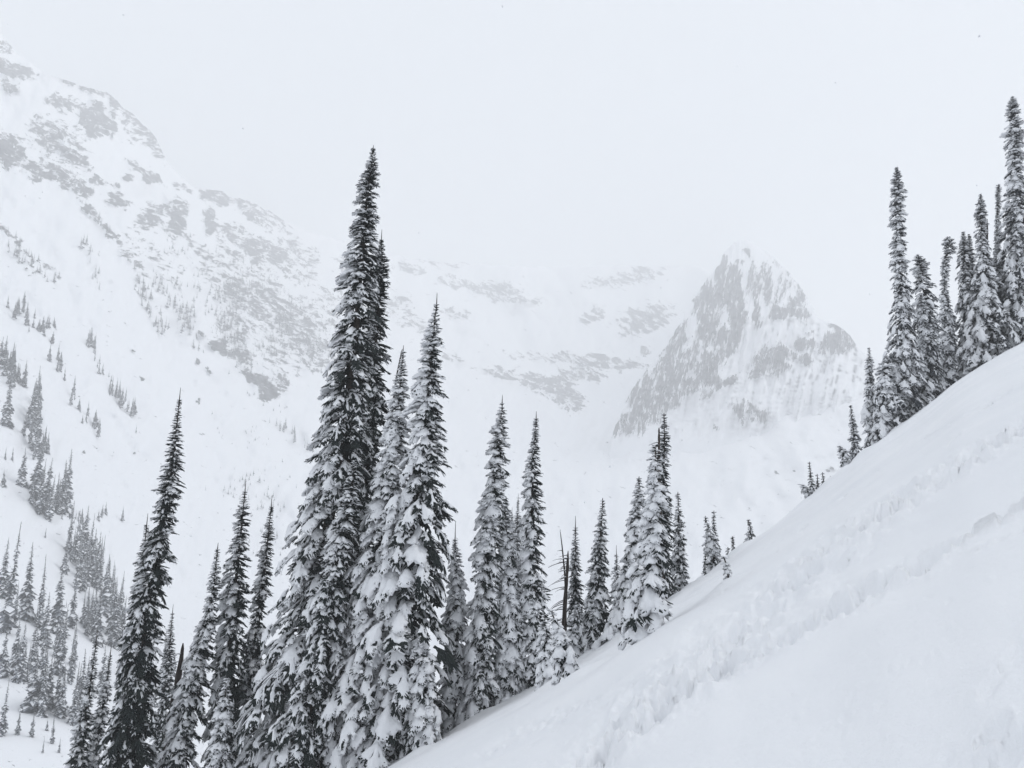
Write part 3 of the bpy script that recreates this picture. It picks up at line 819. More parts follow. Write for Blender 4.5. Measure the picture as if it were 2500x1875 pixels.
    for k in range(bare):                           # long dead limbs with snow along them
        zc = H * g.uniform(.10, .42); az = g.uniform(2.2, 4.4); Lb = float(hw(zc)) * g.uniform(.9, 1.3)
        p0 = axis(np.array([zc]))[0]
        t = np.linspace(0, 1, 9)
        mainp = p0 + np.stack([math.cos(az) * t * Lb, math.sin(az) * t * Lb, -0.35 * t * Lb - 0.35 * t ** 2 * Lb + 0.05 * np.sin(t * 9)], -1)
        Vb, Fb = tube(mainp, 0.035 * (1 - .75 * t), 5); vs, fs = [Vb], [Fb]; c = len(Vb)
        sVb, sFb = tube(mainp + (0, 0, .03), 0.045 * (1 - .5 * t) * (0.7 + 0.3 * np.sin(t * 21 + k)), 6); vss, fss = [sVb], [sFb]; c2 = len(sVb)
        for q in range(7):
            a = g.uniform(.2, .95); r0 = np.array([np.interp(a, t, mainp[:, j]) for j in range(3)])
            aa = az + g.choice([-1, 1]) * g.uniform(.5, 1.1); l2 = Lb * g.uniform(.15, .35)
            tt = np.linspace(0, 1, 5)
            pp = r0 + np.stack([math.cos(aa) * tt * l2, math.sin(aa) * tt * l2, -0.5 * tt * l2 - .3 * tt ** 2 * l2], -1)
            v_, f_ = tube(pp, .016 * (1 - .6 * tt), 4); vs.append(v_); fs.append(f_ + c); c += len(v_)
            v_, f_ = tube(pp + (0, 0, .018), .026 * (1 - .4 * tt), 5); vss.append(v_); fss.append(f_ + c2); c2 += len(v_)
        db = obj('dead_branch', mesh_np('dead_branch', np.concatenate(vs), np.concatenate(fs), [M_DEAD]), root)
        obj('snow', mesh_np('snow', np.concatenate(vss), np.concatenate(fss), [M_TSNOW]), db)
    return root

def snag(label, rows, Y, seed, twigs=14, twig_len=0.7, snow=True, side=None):
    """dead standing trunk with broken twigs; rows: (photo y, x, half width of the stem)"""
    g = np.random.default_rng(500 + seed)
    R = np.array(rows, float)
    def p3(x, y):
        u, v = px_uv(x, y); return np.array([Y * u, Y, Y * v])
    A = np.array([p3(r[1], r[0]) for r in R])
    rad = np.array([np.linalg.norm(p3(r[1] + 10, r[0]) - p3(r[1], r[0])) / 10 * r[2] for r in R])
    zg = float(ground_z(A[-1, 0], Y))
    if zg < A[-1, 2]:
        A = np.vstack([A, [A[-1, 0], Y, zg - 0.2]]); rad = np.append(rad, rad[-1] * 1.1)
    base = np.array([A[-1, 0], Y, zg]); A = A - base
    root = bpy.data.objects.new('dead_tree', None); COL.objects.link(root); root.location = base; root.empty_display_size = .3
    tag(root, label, 'dead tree')
    t = np.linspace(0, len(A) - 1, 16)
    P = np.stack([np.interp(t, np.arange(len(A)), A[:, j]) for j in range(3)], -1)
    rr = np.interp(t, np.arange(len(A)), rad) * g.uniform(.85, 1.15, 16)
    rr[0] *= 0.35
    V, F = tube(P, rr, 7)
    obj('trunk', mesh_np('trunk', V, F, [M_DEAD]), root)
    H = A[0, 2]
    sv, sf, c = [], [], 0
    for k in range(twigs):
        a = g.uniform(0.08, .8) * (len(A) - 1)
        p0 = np.array([np.interp(a, np.arange(len(A)), A[:, j]) for j in range(3)])
        az = g.uniform(0, 6.28) if side is None else side + g.uniform(-.8, .8)
        l = twig_len * g.uniform(.4, 1.2)
        tt = np.linspace(0, 1, 6)
        pp = p0 + np.stack([np.cos(az + .4 * tt) * tt * l, np.sin(az + .4 * tt) * tt * l, g.uniform(-.35, .25) * tt * l - .25 * tt ** 2 * l], -1)
        v, f = tube(pp, .02 * (1 - .8 * tt), 4)
        obj('branch', mesh_np('branch', v, f, [M_DEAD]), root)
        if snow and g.random() < .6:
            v, f = tube(pp + (0, 0, .018), .022 * (1 - .5 * tt), 5); sv.append(v); sf.append(f + c); c += len(v)
    if sv: tag(obj('snow_load', mesh_np('snow_load', np.concatenate(sv), np.concatenate(sf), [M_TSNOW]), root), kind='stuff')
    return root

# --- the dark firs at the lower left, standing below the frame
fir('small dark narrow fir at the left end of the near row', [(1564, 235, 2), (1620, 228, 9), (1720, 213, 17), (1875, 190, 30)], 38, .42, .15, 1)
fir('slim snow-tufted fir between the leftmost small fir and the tall dark one', [(1600, 269, 2), (1660, 262, 9), (1760, 245, 18), (1875, 224, 26)], 39, .62, .15, 2)
fir('tall dark leaning fir with little snow, leftmost of the large near firs', [(975, 438, 2), (1040, 431, 12), (1130, 424, 22), (1275, 399, 31), (1450, 364, 46), (1655, 334, 61), (1875, 305, 78)], 34, .30, .12, 3, dens=1.1)
fir('short spire hugging the upper left side of the tall dark leaning fir', [(1282, 358, 2), (1330, 354, 10), (1420, 345, 18), (1600, 325, 28), (1875, 300, 40)], 36, .45, .1, 4)
fir('thin dark fir half hidden right behind the tall dark leaning fir', [(1496, 421, 2), (1560, 416, 10), (1660, 408, 20), (1800, 395, 28)], 52, .35, .1, 5)
snag('brown broken-off trunk standing beside the tall dark leaning fir', [(1570, 447, 3), (1620, 441, 6), (1720, 423, 9), (1800, 412, 10)], 37, 1, 8, 0.6)
fir('snow-plastered fir with thin bare leader, first right of the broken brown trunk', [(1340, 531, 2), (1400, 526, 12), (1500, 512, 20), (1640, 478, 40), (1780, 446, 50), (1875, 430, 56)], 35, .62, .2, 6, leader=.25)
fir('straight pointed fir, tallest of the three between the dark leaning fir and the central giant', [(1200, 598, 2), (1260, 592, 16), (1350, 584, 26), (1460, 571, 36), (1640, 558, 48), (1875, 552, 62)], 36, .38, .3, 7)
fir('low snow-heaped young fir in front of the three pointed firs', [(1655, 553, 2), (1700, 550, 16), (1790, 545, 30), (1875, 540, 40)], 32, .8, .15, 8, leader=0)
fir('slender pointed fir just left of the central giant', [(1237, 662, 2), (1300, 656, 13), (1400, 645, 20), (1500, 632, 26), (1640, 618, 36), (1875, 590, 50)], 37, .36, .3, 9)
# --- the central group
fir('tallest fir, the dark central giant with a long narrow spire', [(362, 911, 3), (400, 909, 12), (462, 897, 25), (520, 893, 26), (590, 888, 34), (655, 880, 52), (800, 872, 60), (950, 852, 72), (1100, 836, 80),
     (1240, 805, 92), (1470, 780, 118), (1660, 745, 140), (1875, 720, 165)], 33.0, .46, .22, 10, bare=16, leader=.15)
fir('dark fir close behind the right side of the central giant', [(585, 931, 2), (640, 930, 16), (740, 925, 24), (860, 915, 36), (980, 908, 42), (1150, 897, 40), (1300, 880, 40), (1500, 850, 45)], 35.5, .36, .3, 11, dens=1.1, fill=.9)
fir('snowy spire in front of the lower half of the central giant', [(1123, 866, 3), (1170, 862, 20), (1260, 848, 32), (1380, 820, 42), (1560, 790, 60), (1780, 745, 80)], 31.2, .5, .2, 12, leader=0)
fir('heavily snow-covered fir left of and overlapping the second tallest fir', [(858, 984, 2), (900, 982, 10), (980, 972, 24), (1050, 966, 36), (1150, 955, 48), (1300, 935, 62), (1500, 900, 80), (1800, 860, 100)], 31.6, .78, .15, 13, leader=.25)
snag('bare thin dead stem leaning beside the heavily snow-covered fir', [(852, 982, 1.6), (920, 968, 2.2), (1000, 958, 3)], 32.4, 2, 0, .3, False)
fir('second tallest fir, broad and loaded with snow at the crest edge', [(742, 1066, 2), (775, 1062, 10), (850, 1054, 24), (960, 1044, 40), (1060, 1042, 48), (1150, 1032, 66), (1290, 1012, 98), (1470, 988, 118), (1660, 962, 132), (1840, 940, 142)],
    31.0, .67, .40, 14, leader=.45)
fir('low snow-bowed fir at the foot of the second tallest fir', [(1540, 1026, 3), (1600, 1030, 28), (1700, 1036, 46), (1800, 1040, 54)], 29.8, .85, .1, 15, leader=0, droop=1.4)
fir('narrow snow-loaded young fir with a long bare leader right of the second tallest fir', [(1318, 1111, 2), (1360, 1112, 13), (1470, 1114, 31), (1560, 1112, 37), (1660, 1110, 46), (1786, 1104, 52)], None, .86, .1, 16, leader=.7, droop=1.3)
fir('tall snow-tufted fir with bare tip, left of a pair above the crest', [(985, 1226, 2), (1010, 1225, 12), (1090, 1216, 24), (1190, 1210, 32), (1300, 1192, 36), (1400, 1186, 40), (1560, 1178, 44), (1740, 1170, 52)], 32.5, .7, .3, 17, leader=.35)
fir('shorter snow-covered fir in front of and between two tall slim firs', [(1217, 1231, 3), (1260, 1233, 16), (1380, 1242, 32), (1500, 1242, 40), (1600, 1240, 46), (1708, 1238, 52)], None, .84, .12, 18, leader=.1, droop=1.2)
fir('tall slim fir with bare tip, right of the pair above the crest', [(1022, 1309, 2), (1060, 1307, 10), (1150, 1300, 20), (1240, 1300, 28), (1340, 1298, 34), (1480, 1304, 34), (1600, 1306, 42), (1690, 1304, 46)], 33, .58, .34, 19, leader=.3)
fir('small far fir seen between the two tall slim firs', [(1221, 1265, 2), (1260, 1264, 8), (1330, 1262, 14), (1450, 1260, 20)], 62, .45, .2, 20, mat=M_FROST)
fir('tiny far fir behind the shorter snow-covered fir', [(1254, 1250, 2), (1300, 1250, 8), (1400, 1249, 14)], 66, .4, .2, 21, mat=M_FROST)
fir('bowed snow-smothered young fir at the crest beside the tall slim fir', [(1488, 1345, 3), (1520, 1356, 18), (1570, 1375, 32), (1620, 1386, 40), (1662, 1390, 40)], None, .95, .05, 22, leader=0, droop=1.7)
fir('low snow-heaped fir on the crest between the tall slim fir and the bowed young fir', [(1500, 1330, 3), (1540, 1331, 20), (1600, 1336, 32), (1672, 1340, 36)], None, .85, .05, 57, leader=0, droop=1.4)
snag('dead tree with splintered top and bare twigs on the crest', [(1344, 1387, 1.8), (1380, 1386, 3.6), (1450, 1381, 4.6), (1540, 1376, 6)], 36.5, 3, 30, .75, True, 3.1)
snag('hair-thin dead pole beside the splintered dead tree', [(1291, 1367, .8), (1330, 1372, 1.3), (1400, 1379, 2), (1450, 1381, 2)], 36.8, 4, 3, .25, False)
fir('narrow dark fir just right of the splintered dead tree', [(1287, 1405, 2), (1320, 1405, 8), (1390, 1404, 17), (1470, 1405, 22), (1560, 1405, 28)], 38, .35, .2, 23, dens=1.1)
fir('short snow-covered fir on the crest below the splintered dead tree', [(1470, 1410, 3), (1510, 1408, 22), (1560, 1405, 34), (1625, 1400, 38)], 34.5, .6, .1, 24, leader=0)
fir('pointed fir with wide snowy skirt between the dead tree and the broad crest fir', [(1220, 1471, 2), (1260, 1470, 10), (1300, 1467, 17), (1380, 1460, 24), (1450, 1456, 32), (1530, 1448, 52), (1592, 1446, 60)], 34.5, .56, .25, 25, leader=.08, droop=1.1)
fir('faint small fir behind the broad crest fir on its left', [(1354, 1505, 2), (1390, 1505, 9), (1450, 1505, 18), (1530, 1505, 24)], 46, .45, .2, 26, mat=M_FROST)
fir('slim snow-tufted fir joined to the left side of the broad crest fir', [(1166, 1560, 3), (1210, 1560, 14), (1290, 1552, 28), (1370, 1546, 32), (1450, 1532, 44), (1590, 1500, 54)], 33.5, .84, .1, 27, leader=.05)
fir('broad snow-heaped fir standing alone on the middle of the crest', [(1085, 1600, 5), (1110, 1600, 14), (1170, 1601, 24), (1230, 1602, 30), (1300, 1597, 40), (1400, 1586, 56), (1480, 1574, 68), (1570, 1560, 72)], None, .85, .3, 28, leader=0, droop=1.15)
snag('splintered bare tip above the broad crest fir', [(1044, 1609, 2.0), (1080, 1609, 3), (1150, 1608, 4)], 33.6, 5, 5, .5, True, 3.1)
fir('thin dark fir rising behind the right side of the broad crest fir', [(1011, 1621, 2), (1040, 1622, 9), (1090, 1622, 14), (1180, 1618, 18), (1300, 1618, 26), (1450, 1618, 34), (1540, 1612, 36)], 35, .3, .25, 29, leader=.05)
fir('pointed dark fir right of the broad crest fir', [(1205, 1655, 2), (1250, 1656, 9), (1320, 1657, 17), (1400, 1657, 24), (1456, 1659, 30)], 36.5, .48, .25, 30, leader=.08)
# --- small firs along the crest
CG = 'small firs along the crest'
fir('crooked snow-laden small fir leaning out from the crest', [(1262, 1722, 2), (1285, 1728, 9), (1320, 1738, 20), (1370, 1742, 26), (1418, 1740, 28)], 38, .8, .1, 31, leader=.05, droop=1.3, group=CG)
fir('thin pointed small fir behind the crooked one', [(1249, 1743, 2), (1275, 1743, 6), (1320, 1744, 11), (1390, 1744, 16)], 41, .4, .1, 32, leader=.05, group=CG)
fir('tiny fir at the left foot of the crooked small fir', [(1340, 1723, 1.5), (1370, 1722, 6), (1425, 1718, 10)], 39, .4, .1, 33, leader=.03, group=CG)
fir('snow-smothered drooping sapling in front of the crest below the crooked fir', [(1356, 1766, 3), (1375, 1772, 10), (1400, 1778, 13), (1432, 1781, 12)], None, .95, 0, 34, leader=0, droop=1.6, group=CG)
fir('tiny pointed fir right of the crooked small fir', [(1310, 1789, 1.5), (1335, 1790, 5), (1372, 1791, 9)], 41.5, .4, .1, 35, leader=.03, group=CG)
fir('tiny stub fir just left of the tiny pointed fir', [(1337, 1777, 1.5), (1355, 1777, 5), (1385, 1778, 8)], 41, .4, .1, 36, leader=.03, group=CG)
fir('lone small fir with tip bent left on the crest', [(1268, 1826, 1.5), (1285, 1832, 6), (1305, 1832, 11), (1335, 1828, 15)], 43, .45, .1, 37, leader=.02, group=CG)
fir('drooping sapling arched to the left, left end of a sapling clump on the crest', [(1182, 1950, 3), (1186, 1962, 10), (1198, 1972, 12), (1216, 1978, 10)], None, .8, 0, 38, leader=0, droop=1.7, group=CG)
fir('tallest pointed sapling of the clump on the crest', [(1129, 1976, 1.5), (1150, 1978, 5), (1175, 1981, 9), (1206, 1983, 12)], 49, .3, .1, 39, leader=.05, group=CG, dens=.8)
fir('second sapling of the clump, short and dark', [(1158, 1995, 1.5), (1175, 1996, 5), (1198, 1997, 8)], 49.5, .3, .1, 40, leader=.03, group=CG, dens=.8)
fir('third sapling of the clump, beside the short dark one', [(1154, 2008, 1.5), (1170, 2010, 6), (1192, 2011, 10)], 50, .3, .1, 41, leader=.03, group=CG, dens=.8)
fir('tiny last sapling at the right end of the clump', [(1163, 2027, 1.5), (1172, 2027, 4), (1184, 2027, 6)], 50, .35, .1, 42, leader=.02, group=CG)
fir('drooping frosted sapling left of the slim crest spire', [(1088, 2048, 3), (1100, 2056, 13), (1120, 2064, 17), (1146, 2070, 14)], 51, .75, 0, 43, leader=0, droop=1.7, group=CG)
fir('crooked thin small fir just above the drooping frosted sapling', [(990, 2077, 1.5), (1020, 2080, 7), (1060, 2085, 12), (1128, 2092, 17)], 52, .45, .1, 44, leader=.03, group=CG, mat=M_FROST)
# --- the stand on the right
RM = dict(mat=M_FROST, droop=1.3)
fir('very slim frosted spire left of the right-hand stand', [(850, 2122, 2), (880, 2122, 8), (930, 2123, 11), (1000, 2124, 14), (1090, 2126, 18)], 53, .66, .15, 45, leader=.05, **RM)
fir('tall column-shaped frosted fir, left end of the right-hand stand', [(409, 2188, 2), (424, 2189, 8), (450, 2190, 14), (500, 2191, 17), (560, 2193, 16), (640, 2196, 20), (720, 2198, 24), (800, 2204, 30), (880, 2200, 42), (960, 2196, 52), (1045, 2190, 56)], 53, .60, .1, 46, leader=.02, **RM)
fir('low broad snowy fir at the foot of the tall column-shaped fir', [(868, 2165, 3), (900, 2160, 18), (950, 2160, 32), (1062, 2150, 34)], 52, .72, .1, 47, leader=0, **RM)
fir('blunt-topped frosted fir right of the tall column-shaped fir', [(624, 2242, 5), (650, 2246, 18), (720, 2256, 30), (800, 2262, 34), (900, 2260, 42), (1000, 2254, 46)], 54, .60, .15, 48, leader=0, **RM)
fir('thin fir with a club-shaped top in the right-hand stand', [(586, 2316, 10), (612, 2316, 16), (635, 2308, 9), (700, 2306, 10), (770, 2310, 18), (850, 2314, 22), (935, 2312, 28)], 56, .58, .1, 49, leader=0, **RM)
fir('twin-tipped dark frosted fir in the middle of the right-hand stand', [(566, 2352, 2), (600, 2353, 11), (680, 2356, 20), (760, 2362, 27), (840, 2364, 34), (918, 2360, 36)], 56, .52, .1, 50, leader=.02, **RM)
fir('second tip of the twin-tipped fir, slightly lower', [(572, 2366, 2), (610, 2367, 10), (700, 2370, 20), (910, 2368, 30)], 57, .5, .1, 51, leader=.02, **RM)
fir('ragged-topped broad frosted fir near the right edge', [(474, 2394, 2), (500, 2393, 9), (530, 2394, 14), (600, 2398, 16), (680, 2404, 34), (780, 2412, 56), (886, 2412, 64)], 55, .60, .1, 52, leader=.02, fill=.92, **RM)
fir('thin frosted pole-like fir left of the tallest fir at the right edge', [(452, 2437, 4), (480, 2437, 6), (620, 2434, 8), (760, 2432, 14)], 57, .7, .05, 56, leader=.1, **RM)
snag('short thin dead pole behind the ragged-topped fir', [(534, 2410, 2), (600, 2410, 2.5), (700, 2412, 3)], 57.5, 7, 4, .3)
fir('dense frosted fir filling the gap below the thin pole-like fir', [(600, 2436, 4), (650, 2438, 18), (740, 2440, 34), (868, 2440, 48)], 56.5, .58, .1, 53, leader=0, **RM)
fir('tallest frosted fir at the right edge of the photograph', [(236, 2471, 2), (252, 2473, 9), (280, 2474, 15), (340, 2475, 19), (420, 2478, 24), (520, 2480, 34), (640, 2486, 42), (760, 2490, 56), (850, 2492, 66)], 55, .60, .1, 54, leader=.02, **RM)
fir('half-seen frosted fir cut by the right edge beside the tallest one', [(430, 2520, 3), (500, 2520, 18), (620, 2522, 34), (830, 2525, 56)], 57, .6, .1, 55, leader=.02, **RM)

# snow drifted up against the stems along the crest
gD = np.random.default_rng(31)
for o in [o for o in COL.objects if o.name.startswith('fir_tree')]:
    bx_, by_ = o.location.x, o.location.y
    for k in range(3):
        cx_, cy_ = bx_ + gD.normal(0, .5), by_ - gD.uniform(.1, .9)
        rd = gD.uniform(.35, .8)
        GZ += gD.uniform(.03, .12) * np.exp(-((GX - cx_) ** 2 + (GY - cy_) ** 2) / rd ** 2)
SLOPE_ME.vertices.foreach_set('co', np.stack([GX, GY, GZ], -1).astype(np.float32).ravel())
SLOPE_ME.update()

# ------------------------------------------------------------------ far firs across the valley
def far_proto(g, n, ratio, kite):
    """unit-high fir: ragged tiers of drooping boughs, snow on their upper sides"""
    V, F, MI = [], [], []
    for i in range(n):
        f = ((i + .5) / n) ** 0.72
        z = 1 - f
        L = ratio * (0.10 + 0.9 * f ** 1.1) * g.uniform(.45, 1.25) * (1 + .22 * math.sin(f * 23 + ratio * 90))
        az = i * 2.4 + g.uniform(-.5, .5)
        d = np.array([math.cos(az), math.sin(az), 0]); s = np.array([-d[1], d[0], 0])
        dr = 0.25 + 0.5 * f
        w_ = L * g.uniform(.4, .65)
        p0 = np.array([0, 0, z + L * .15]); p1 = d * L * .6 + (0, 0, z - L * dr * .45); p2 = d * L + (0, 0, z - L * dr)
        b = len(V)
        V += [p0, p1 + s * w_ + (0, 0, -L * .18), p2, p1 - s * w_ + (0, 0, -L * .18)]
        F += [(b, b + 1, b + 2), (b, b + 2, b + 3)]; MI += [0, 0]
        if kite and g.random() < .85:
            b = len(V); k = g.uniform(.45, .85); up = np.array([0, 0, L * .10 + .002])
            V += [p0 * .5 + p1 * .5 + up, p1 + s * w_ * k + up * .4, p2 * .92 + p1 * .08 + up * .3, p1 - s * w_ * k + up * .4]
            F += [(b, b + 1, b + 2), (b, b + 2, b + 3)]; MI += [1, 1]
    v, f = tube(np.array([[0, 0, -.04], [0, 0, .5], [0, 0, 1.0]]), np.array([.012, .008, .002]), 4)
    f3 = np.concatenate([f[:, [0, 1, 2]], f[:, [0, 2, 3]]]) + len(V)
    V = np.concatenate([np.array(V), v]); F = np.concatenate([np.array(F), f3]); MI += [2] * len(f3)
    return V, F, MI

gF = np.random.default_rng(77)
PROTO = []
for k in range(8):
    V, F, MI = far_proto(gF, 190, [.10, .12, .085, .14, .11, .095, .13, .16][k], True)
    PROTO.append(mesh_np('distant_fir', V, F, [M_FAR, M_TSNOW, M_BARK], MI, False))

far_count = 0
def far_tree(x, y, hpx, label, group, k=None, wide=1.0):
    """distant fir with its foot at photo pixel (x, y), hpx photo pixels high"""
    global far_count
    p = far_point(x, y)
    h = hpx / F_PX * float(np.linalg.norm(p)) * 1.02
    o = bpy.data.objects.new('distant_fir', PROTO[int(gF.integers(0, 8)) if k is None else k])
    COL.objects.link(o)
    o.location = p - np.array([0, 0, h * .03])
    sx = wide * gF.uniform(.85, 1.2)
    o.scale = (h * sx, h * sx, h)
    o.rotation_euler = (gF.normal(0, .02), gF.normal(0.01, .02), gF.uniform(0, 6.28))
    tag(o, label, 'tree', group)
    far_count += 1
    return o

# single ones that stand apart (foot x, foot y, height)
for x, y, h, lb in [(61, 1512, 158, 'far leaning slender fir left of a broad one on the valley slope'), (97, 1532, 150, 'far broad dense fir on the valley slope in front of the forest'),
                    (139, 1545, 142, 'far narrow fir right of the broad dense one on the valley slope'), (12, 1546, 226, 'far very tall thin fir at the left picture edge'), (2, 1456, 120, 'far fir cut by the left picture edge above the valley'),
                    (34, 1530, 92, 'far rounded fir under the very tall thin one at the left edge'), (160, 1506, 36, 'small far fir on bare snow right of the narrow fir'),
                    (110, 1314, 24, 'tiny far fir alone on open snow above the forest'), (299, 1268, 30, 'small lone fir on open snow below the avalanche slope'), (331, 1066, 28, 'small lone fir on the open slope left of the dark leaning fir tip'),
                    (104, 1838, 32, 'small fir on the smooth knoll at the lower left, left of its twin'), (144, 1838, 30, 'small fir on the smooth knoll at the lower left, right of its twin'),
                    (42, 1794, 52, 'snowy young fir on the lower left knoll, left of two'), (77, 1800, 56, 'snowy young fir on the lower left knoll, right of two'), (127, 1816, 62, 'young fir with bare lower stem on the lower left knoll'),
                    (114, 1784, 24, 'stub of a fir between young firs on the lower left knoll'), (2, 1796, 108, 'half-hidden fir at the left edge above the lower left knoll'),
                    (30, 1125, 32, 'small lone fir above the forest by the left edge, lower of two'), (11, 1128, 32, 'small lone fir above the forest touching the left edge'), (8, 1192, 40, 'lone thin fir at the left edge below two small ones'),
                    (50, 1190, 86, 'lone slender fir on the snow left of the big dark clump'), (15, 1038, 108, 'tall dark fir at the left edge in the upper clump')]:
    far_tree(x, y, h, lb, 'firs across the valley')

def stand(label, group, pts, n, hr, sx, sy, seed, wide=1.0):
    """n firs scattered along a polyline of feet (photo pixels)"""
    g = np.random.default_rng(seed)
    P = np.array(pts, float)
    seg = np.concatenate([[0], np.cumsum(np.hypot(*np.diff(P, axis=0).T))])
    for i in range(n):
        t = g.uniform(0, seg[-1])
        x = np.interp(t, seg, P[:, 0]) + g.normal(0, sx); y = np.interp(t, seg, P[:, 1]) + g.normal(0, sy)
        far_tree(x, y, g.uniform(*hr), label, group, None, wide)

stand('hazy fir in the dense far forest left of the dark leaning fir', 'dense far forest behind the dark leaning fir', [(160, 1370), (200, 1400), (240, 1450), (290, 1500)], 30, (55, 120), 16, 24, 1)
stand('hazy fir in the dense far forest left of the dark leaning fir', 'dense far forest behind the dark leaning fir', [(180, 1510), (230, 1545), (290, 1560), (320, 1600)], 22, (70, 125), 14, 14, 2)
stand('hazy fir in the lower far belt of trees above the knoll', 'lower belt of far trees above the knoll', [(20, 1640), (60, 1655), (120, 1610), (180, 1650)], 18, (60, 120), 12, 16, 3)
stand('hazy fir in the lower far belt of trees above the knoll', 'lower belt of far trees above the knoll', [(50, 1730), (100, 1740), (150, 1745), (195, 1750)], 17, (80, 140), 12, 10, 4)
stand('hazy fir seen through gaps right of the dark leaning fir', 'far firs seen between the near trunks', [(250, 1680), (300, 1660), (400, 1690), (450, 1660)], 16, (60, 110), 14, 18, 5)
stand('pale small fir low behind the slender near firs', 'pale firs low behind the slender near firs', [(640, 1640), (660, 1630), (690, 1650)], 6, (40, 60), 6, 8, 6)
stand('dark grey fir within the tight clump below the open avalanche slope', 'dark clump at the end of the tree belt', [(85, 1240), (110, 1255), (140, 1255), (165, 1260)], 20, (60, 130), 11, 10, 7)
stand('far fir in the sparse rank above the dense forest', 'sparse rank above the dense forest', [(150, 1280), (200, 1290), (240, 1272), (265, 1270)], 14, (20, 45), 12, 9, 8)
stand('grey fir in the upper dark belt near the left edge', 'upper dark belt near the left edge', [(65, 1085), (75, 1060), (85, 1030), (90, 1000)], 16, (50, 100), 9, 12, 9)
stand('grey fir in the upper dark belt near the left edge', 'upper dark belt near the left edge', [(10, 880), (25, 910), (40, 930), (55, 945)], 14, (35, 62), 9, 12, 10, 1.2)
stand('grey fir below the upper dark belt', 'firs below the upper dark belt', [(80, 1120), (100, 1110), (120, 1100)], 8, (40, 66), 8, 6, 11)
stand('small grey fir in the slanting line of trees down the open slope', 'slanting line of small firs down the open slope', [(222, 830), (236, 890), (262, 940), (300, 985), (336, 1026)], 30, (20, 44), 7, 6, 12, 1.1)
stand('small grey fir in the broken line left of the slanting line', 'broken line of small firs on the open slope', [(136, 880), (150, 915), (178, 950), (192, 990), (212, 1020), (240, 1052)], 22, (18, 40), 7, 7, 13, 1.2)
stand('small grey bushy fir high on the left slope', 'bushy firs high on the left slope', [(20, 770), (60, 760), (95, 800), (130, 850)], 22, (18, 38), 12, 12, 14, 1.4)
stand('tiny fir in the faint row beside the central giant', 'faint row of firs beside the central giant', [(664, 1022), (700, 1055), (740, 1085), (775, 1105)], 20, (12, 26), 6, 6, 15, 1.0)

# the rest is too small to tell apart: one mass
V0, F0, MI0 = far_proto(gF, 26, .17, True)
gs = np.random.default_rng(5)
vs, fs, ms, c = [], [], [], 0
def tiny(pts, n, hr, sx, sy):
    global c
    P = np.array(pts, float)
    seg = np.concatenate([[0], np.cumsum(np.hypot(*np.diff(P, axis=0).T))])
    t = gs.uniform(0, seg[-1], n)
    x = np.interp(t, seg, P[:, 0]) + gs.normal(0, sx, n); y = np.interp(t, seg, P[:, 1]) + gs.normal(0, sy, n)
    pp = far_point(x, y)
    for i in range(n):
        h = gs.uniform(*hr) / F_PX * np.linalg.norm(pp[i]); a = gs.uniform(0, 6.28); wd = gs.uniform(1.0, 1.9)
        R_ = np.array([[math.cos(a) * wd, math.sin(a) * wd, 0], [-math.sin(a) * wd, math.cos(a) * wd, 0], [0, 0, 1]])
        vs.append(V0 @ R_ * h + pp[i]); fs.append(F0 + c); ms.extend(MI0); c += len(V0)
for pts, n, hr, sx, sy in [([(200, 500), (262, 565), (330, 660)], 45, (10, 20), 6, 6), ([(338, 690), (360, 740), (398, 812)], 45, (12, 26), 8, 8), ([(376, 680), (440, 760), (485, 850)], 55, (12, 26), 9, 10),
                           ([(520, 690), (620, 720), (720, 800), (800, 860)], 430, (10, 24), 32, 36), ([(520, 780), (600, 850), (680, 900)], 200, (10, 24), 20, 26), ([(430, 720), (470, 760)], 30, (10, 24), 16, 24),
                           ([(0, 560), (60, 640), (130, 690)], 30, (12, 24), 9, 9), ([(200, 600), (240, 660), (235, 700)], 20, (14, 28), 6, 14), ([(550, 1030), (600, 1060), (680, 1180)], 60, (4, 10), 22, 22),
                           ([(560, 1180), (640, 1230), (700, 1260)], 70, (6, 16), 34, 24), ([(600, 960), (720, 1010)], 12, (6, 12), 10, 10), ([(400, 560), (470, 640)], 24, (8, 16), 30, 26), ([(620, 1340), (700, 1300)], 16, (8, 16), 20, 20)]:
    tiny(pts, n, hr, sx, sy)
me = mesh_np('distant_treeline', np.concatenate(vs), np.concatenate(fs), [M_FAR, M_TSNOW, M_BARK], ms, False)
tag(obj('distant_treeline', me), 'scattered tiny firs and scrub on the far mountainside', 'trees', None, 'stuff')

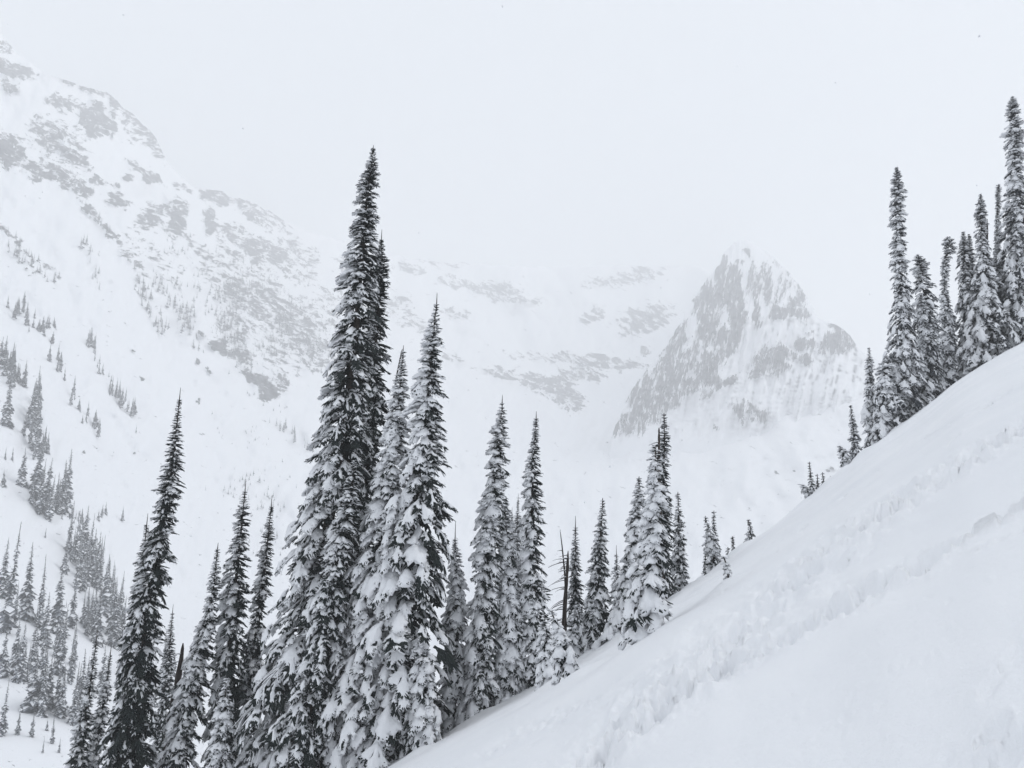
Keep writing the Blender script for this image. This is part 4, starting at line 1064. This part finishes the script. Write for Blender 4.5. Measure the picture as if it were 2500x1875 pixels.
# ------------------------------------------------------------------ drifting snowflakes
gS = np.random.default_rng(9)
vs, fs = [], []
for i in range(90):
    d = gS.uniform(5, 26)
    x, y = gS.uniform(-200, 2700), gS.uniform(-100, 1700)
    u, v = px_uv(x, y)
    r = gS.uniform(.005, .015)
    vs.append(ICO_V * r * gS.uniform(.5, 1.3, 3) + np.array([d * u, d, d * v])); fs.append(ICO_F + 12 * i)
tag(obj('falling_snow', mesh_np('falling_snow', np.concatenate(vs), np.concatenate(fs), [M_TSNOW])), 'sparse snowflakes drifting through the air', 'snow', None, 'stuff')

# ------------------------------------------------------------------ haze
hz = bpy.data.materials.new('haze'); hz.use_nodes = True
n = hz.node_tree; n.nodes.clear()
o_ = n.nodes.new('ShaderNodeOutputMaterial'); pv = n.nodes.new('ShaderNodeVolumePrincipled')
pv.inputs['Color'].default_value = (0.998, 0.999, 1.0, 1)
pv.inputs['Density'].default_value = 0.00070
pv.inputs['Anisotropy'].default_value = 0.0
n.links.new(pv.outputs[0], o_.inputs['Volume'])
allz = [V3[..., 2].min(), V3[..., 2].max(), HV[..., 2].max(), GZ.min(), GZ.max()]
x0, x1 = min(V3[..., 0].min(), -400) - 60, max(V3[..., 0].max(), 400) + 60
y0, y1 = -420.0, V3[..., 1].max() + 200
z0, z1 = min(allz[0], allz[3], HV[..., 2].min()) - 1.5, max(allz[1:3]) + 25
bx = np.array([(x, y, z) for x in (x0, x1) for y in (y0, y1) for z in (z0, z1)])
bf = np.array([(0, 1, 3, 2), (4, 6, 7, 5), (0, 4, 5, 1), (2, 3, 7, 6), (0, 2, 6, 4), (1, 5, 7, 3)])
tag(obj('haze', mesh_np('haze', bx, bf, [hz], None, False)), 'pale snow haze filling the valley', None, None, 'stuff')
print('FAR TREES', far_count, 'HAZE', x0, x1, y0, y1, z0, z1, 'TRIS', {k: sum(len(m.loops) - 2 * len(m.polygons) for m in bpy.data.meshes if m.name.startswith(k)) for k in ('crown', 'snow_load', 'trunk', 'mountain', 'rock_horn', 'snow_slope', 'distant')})
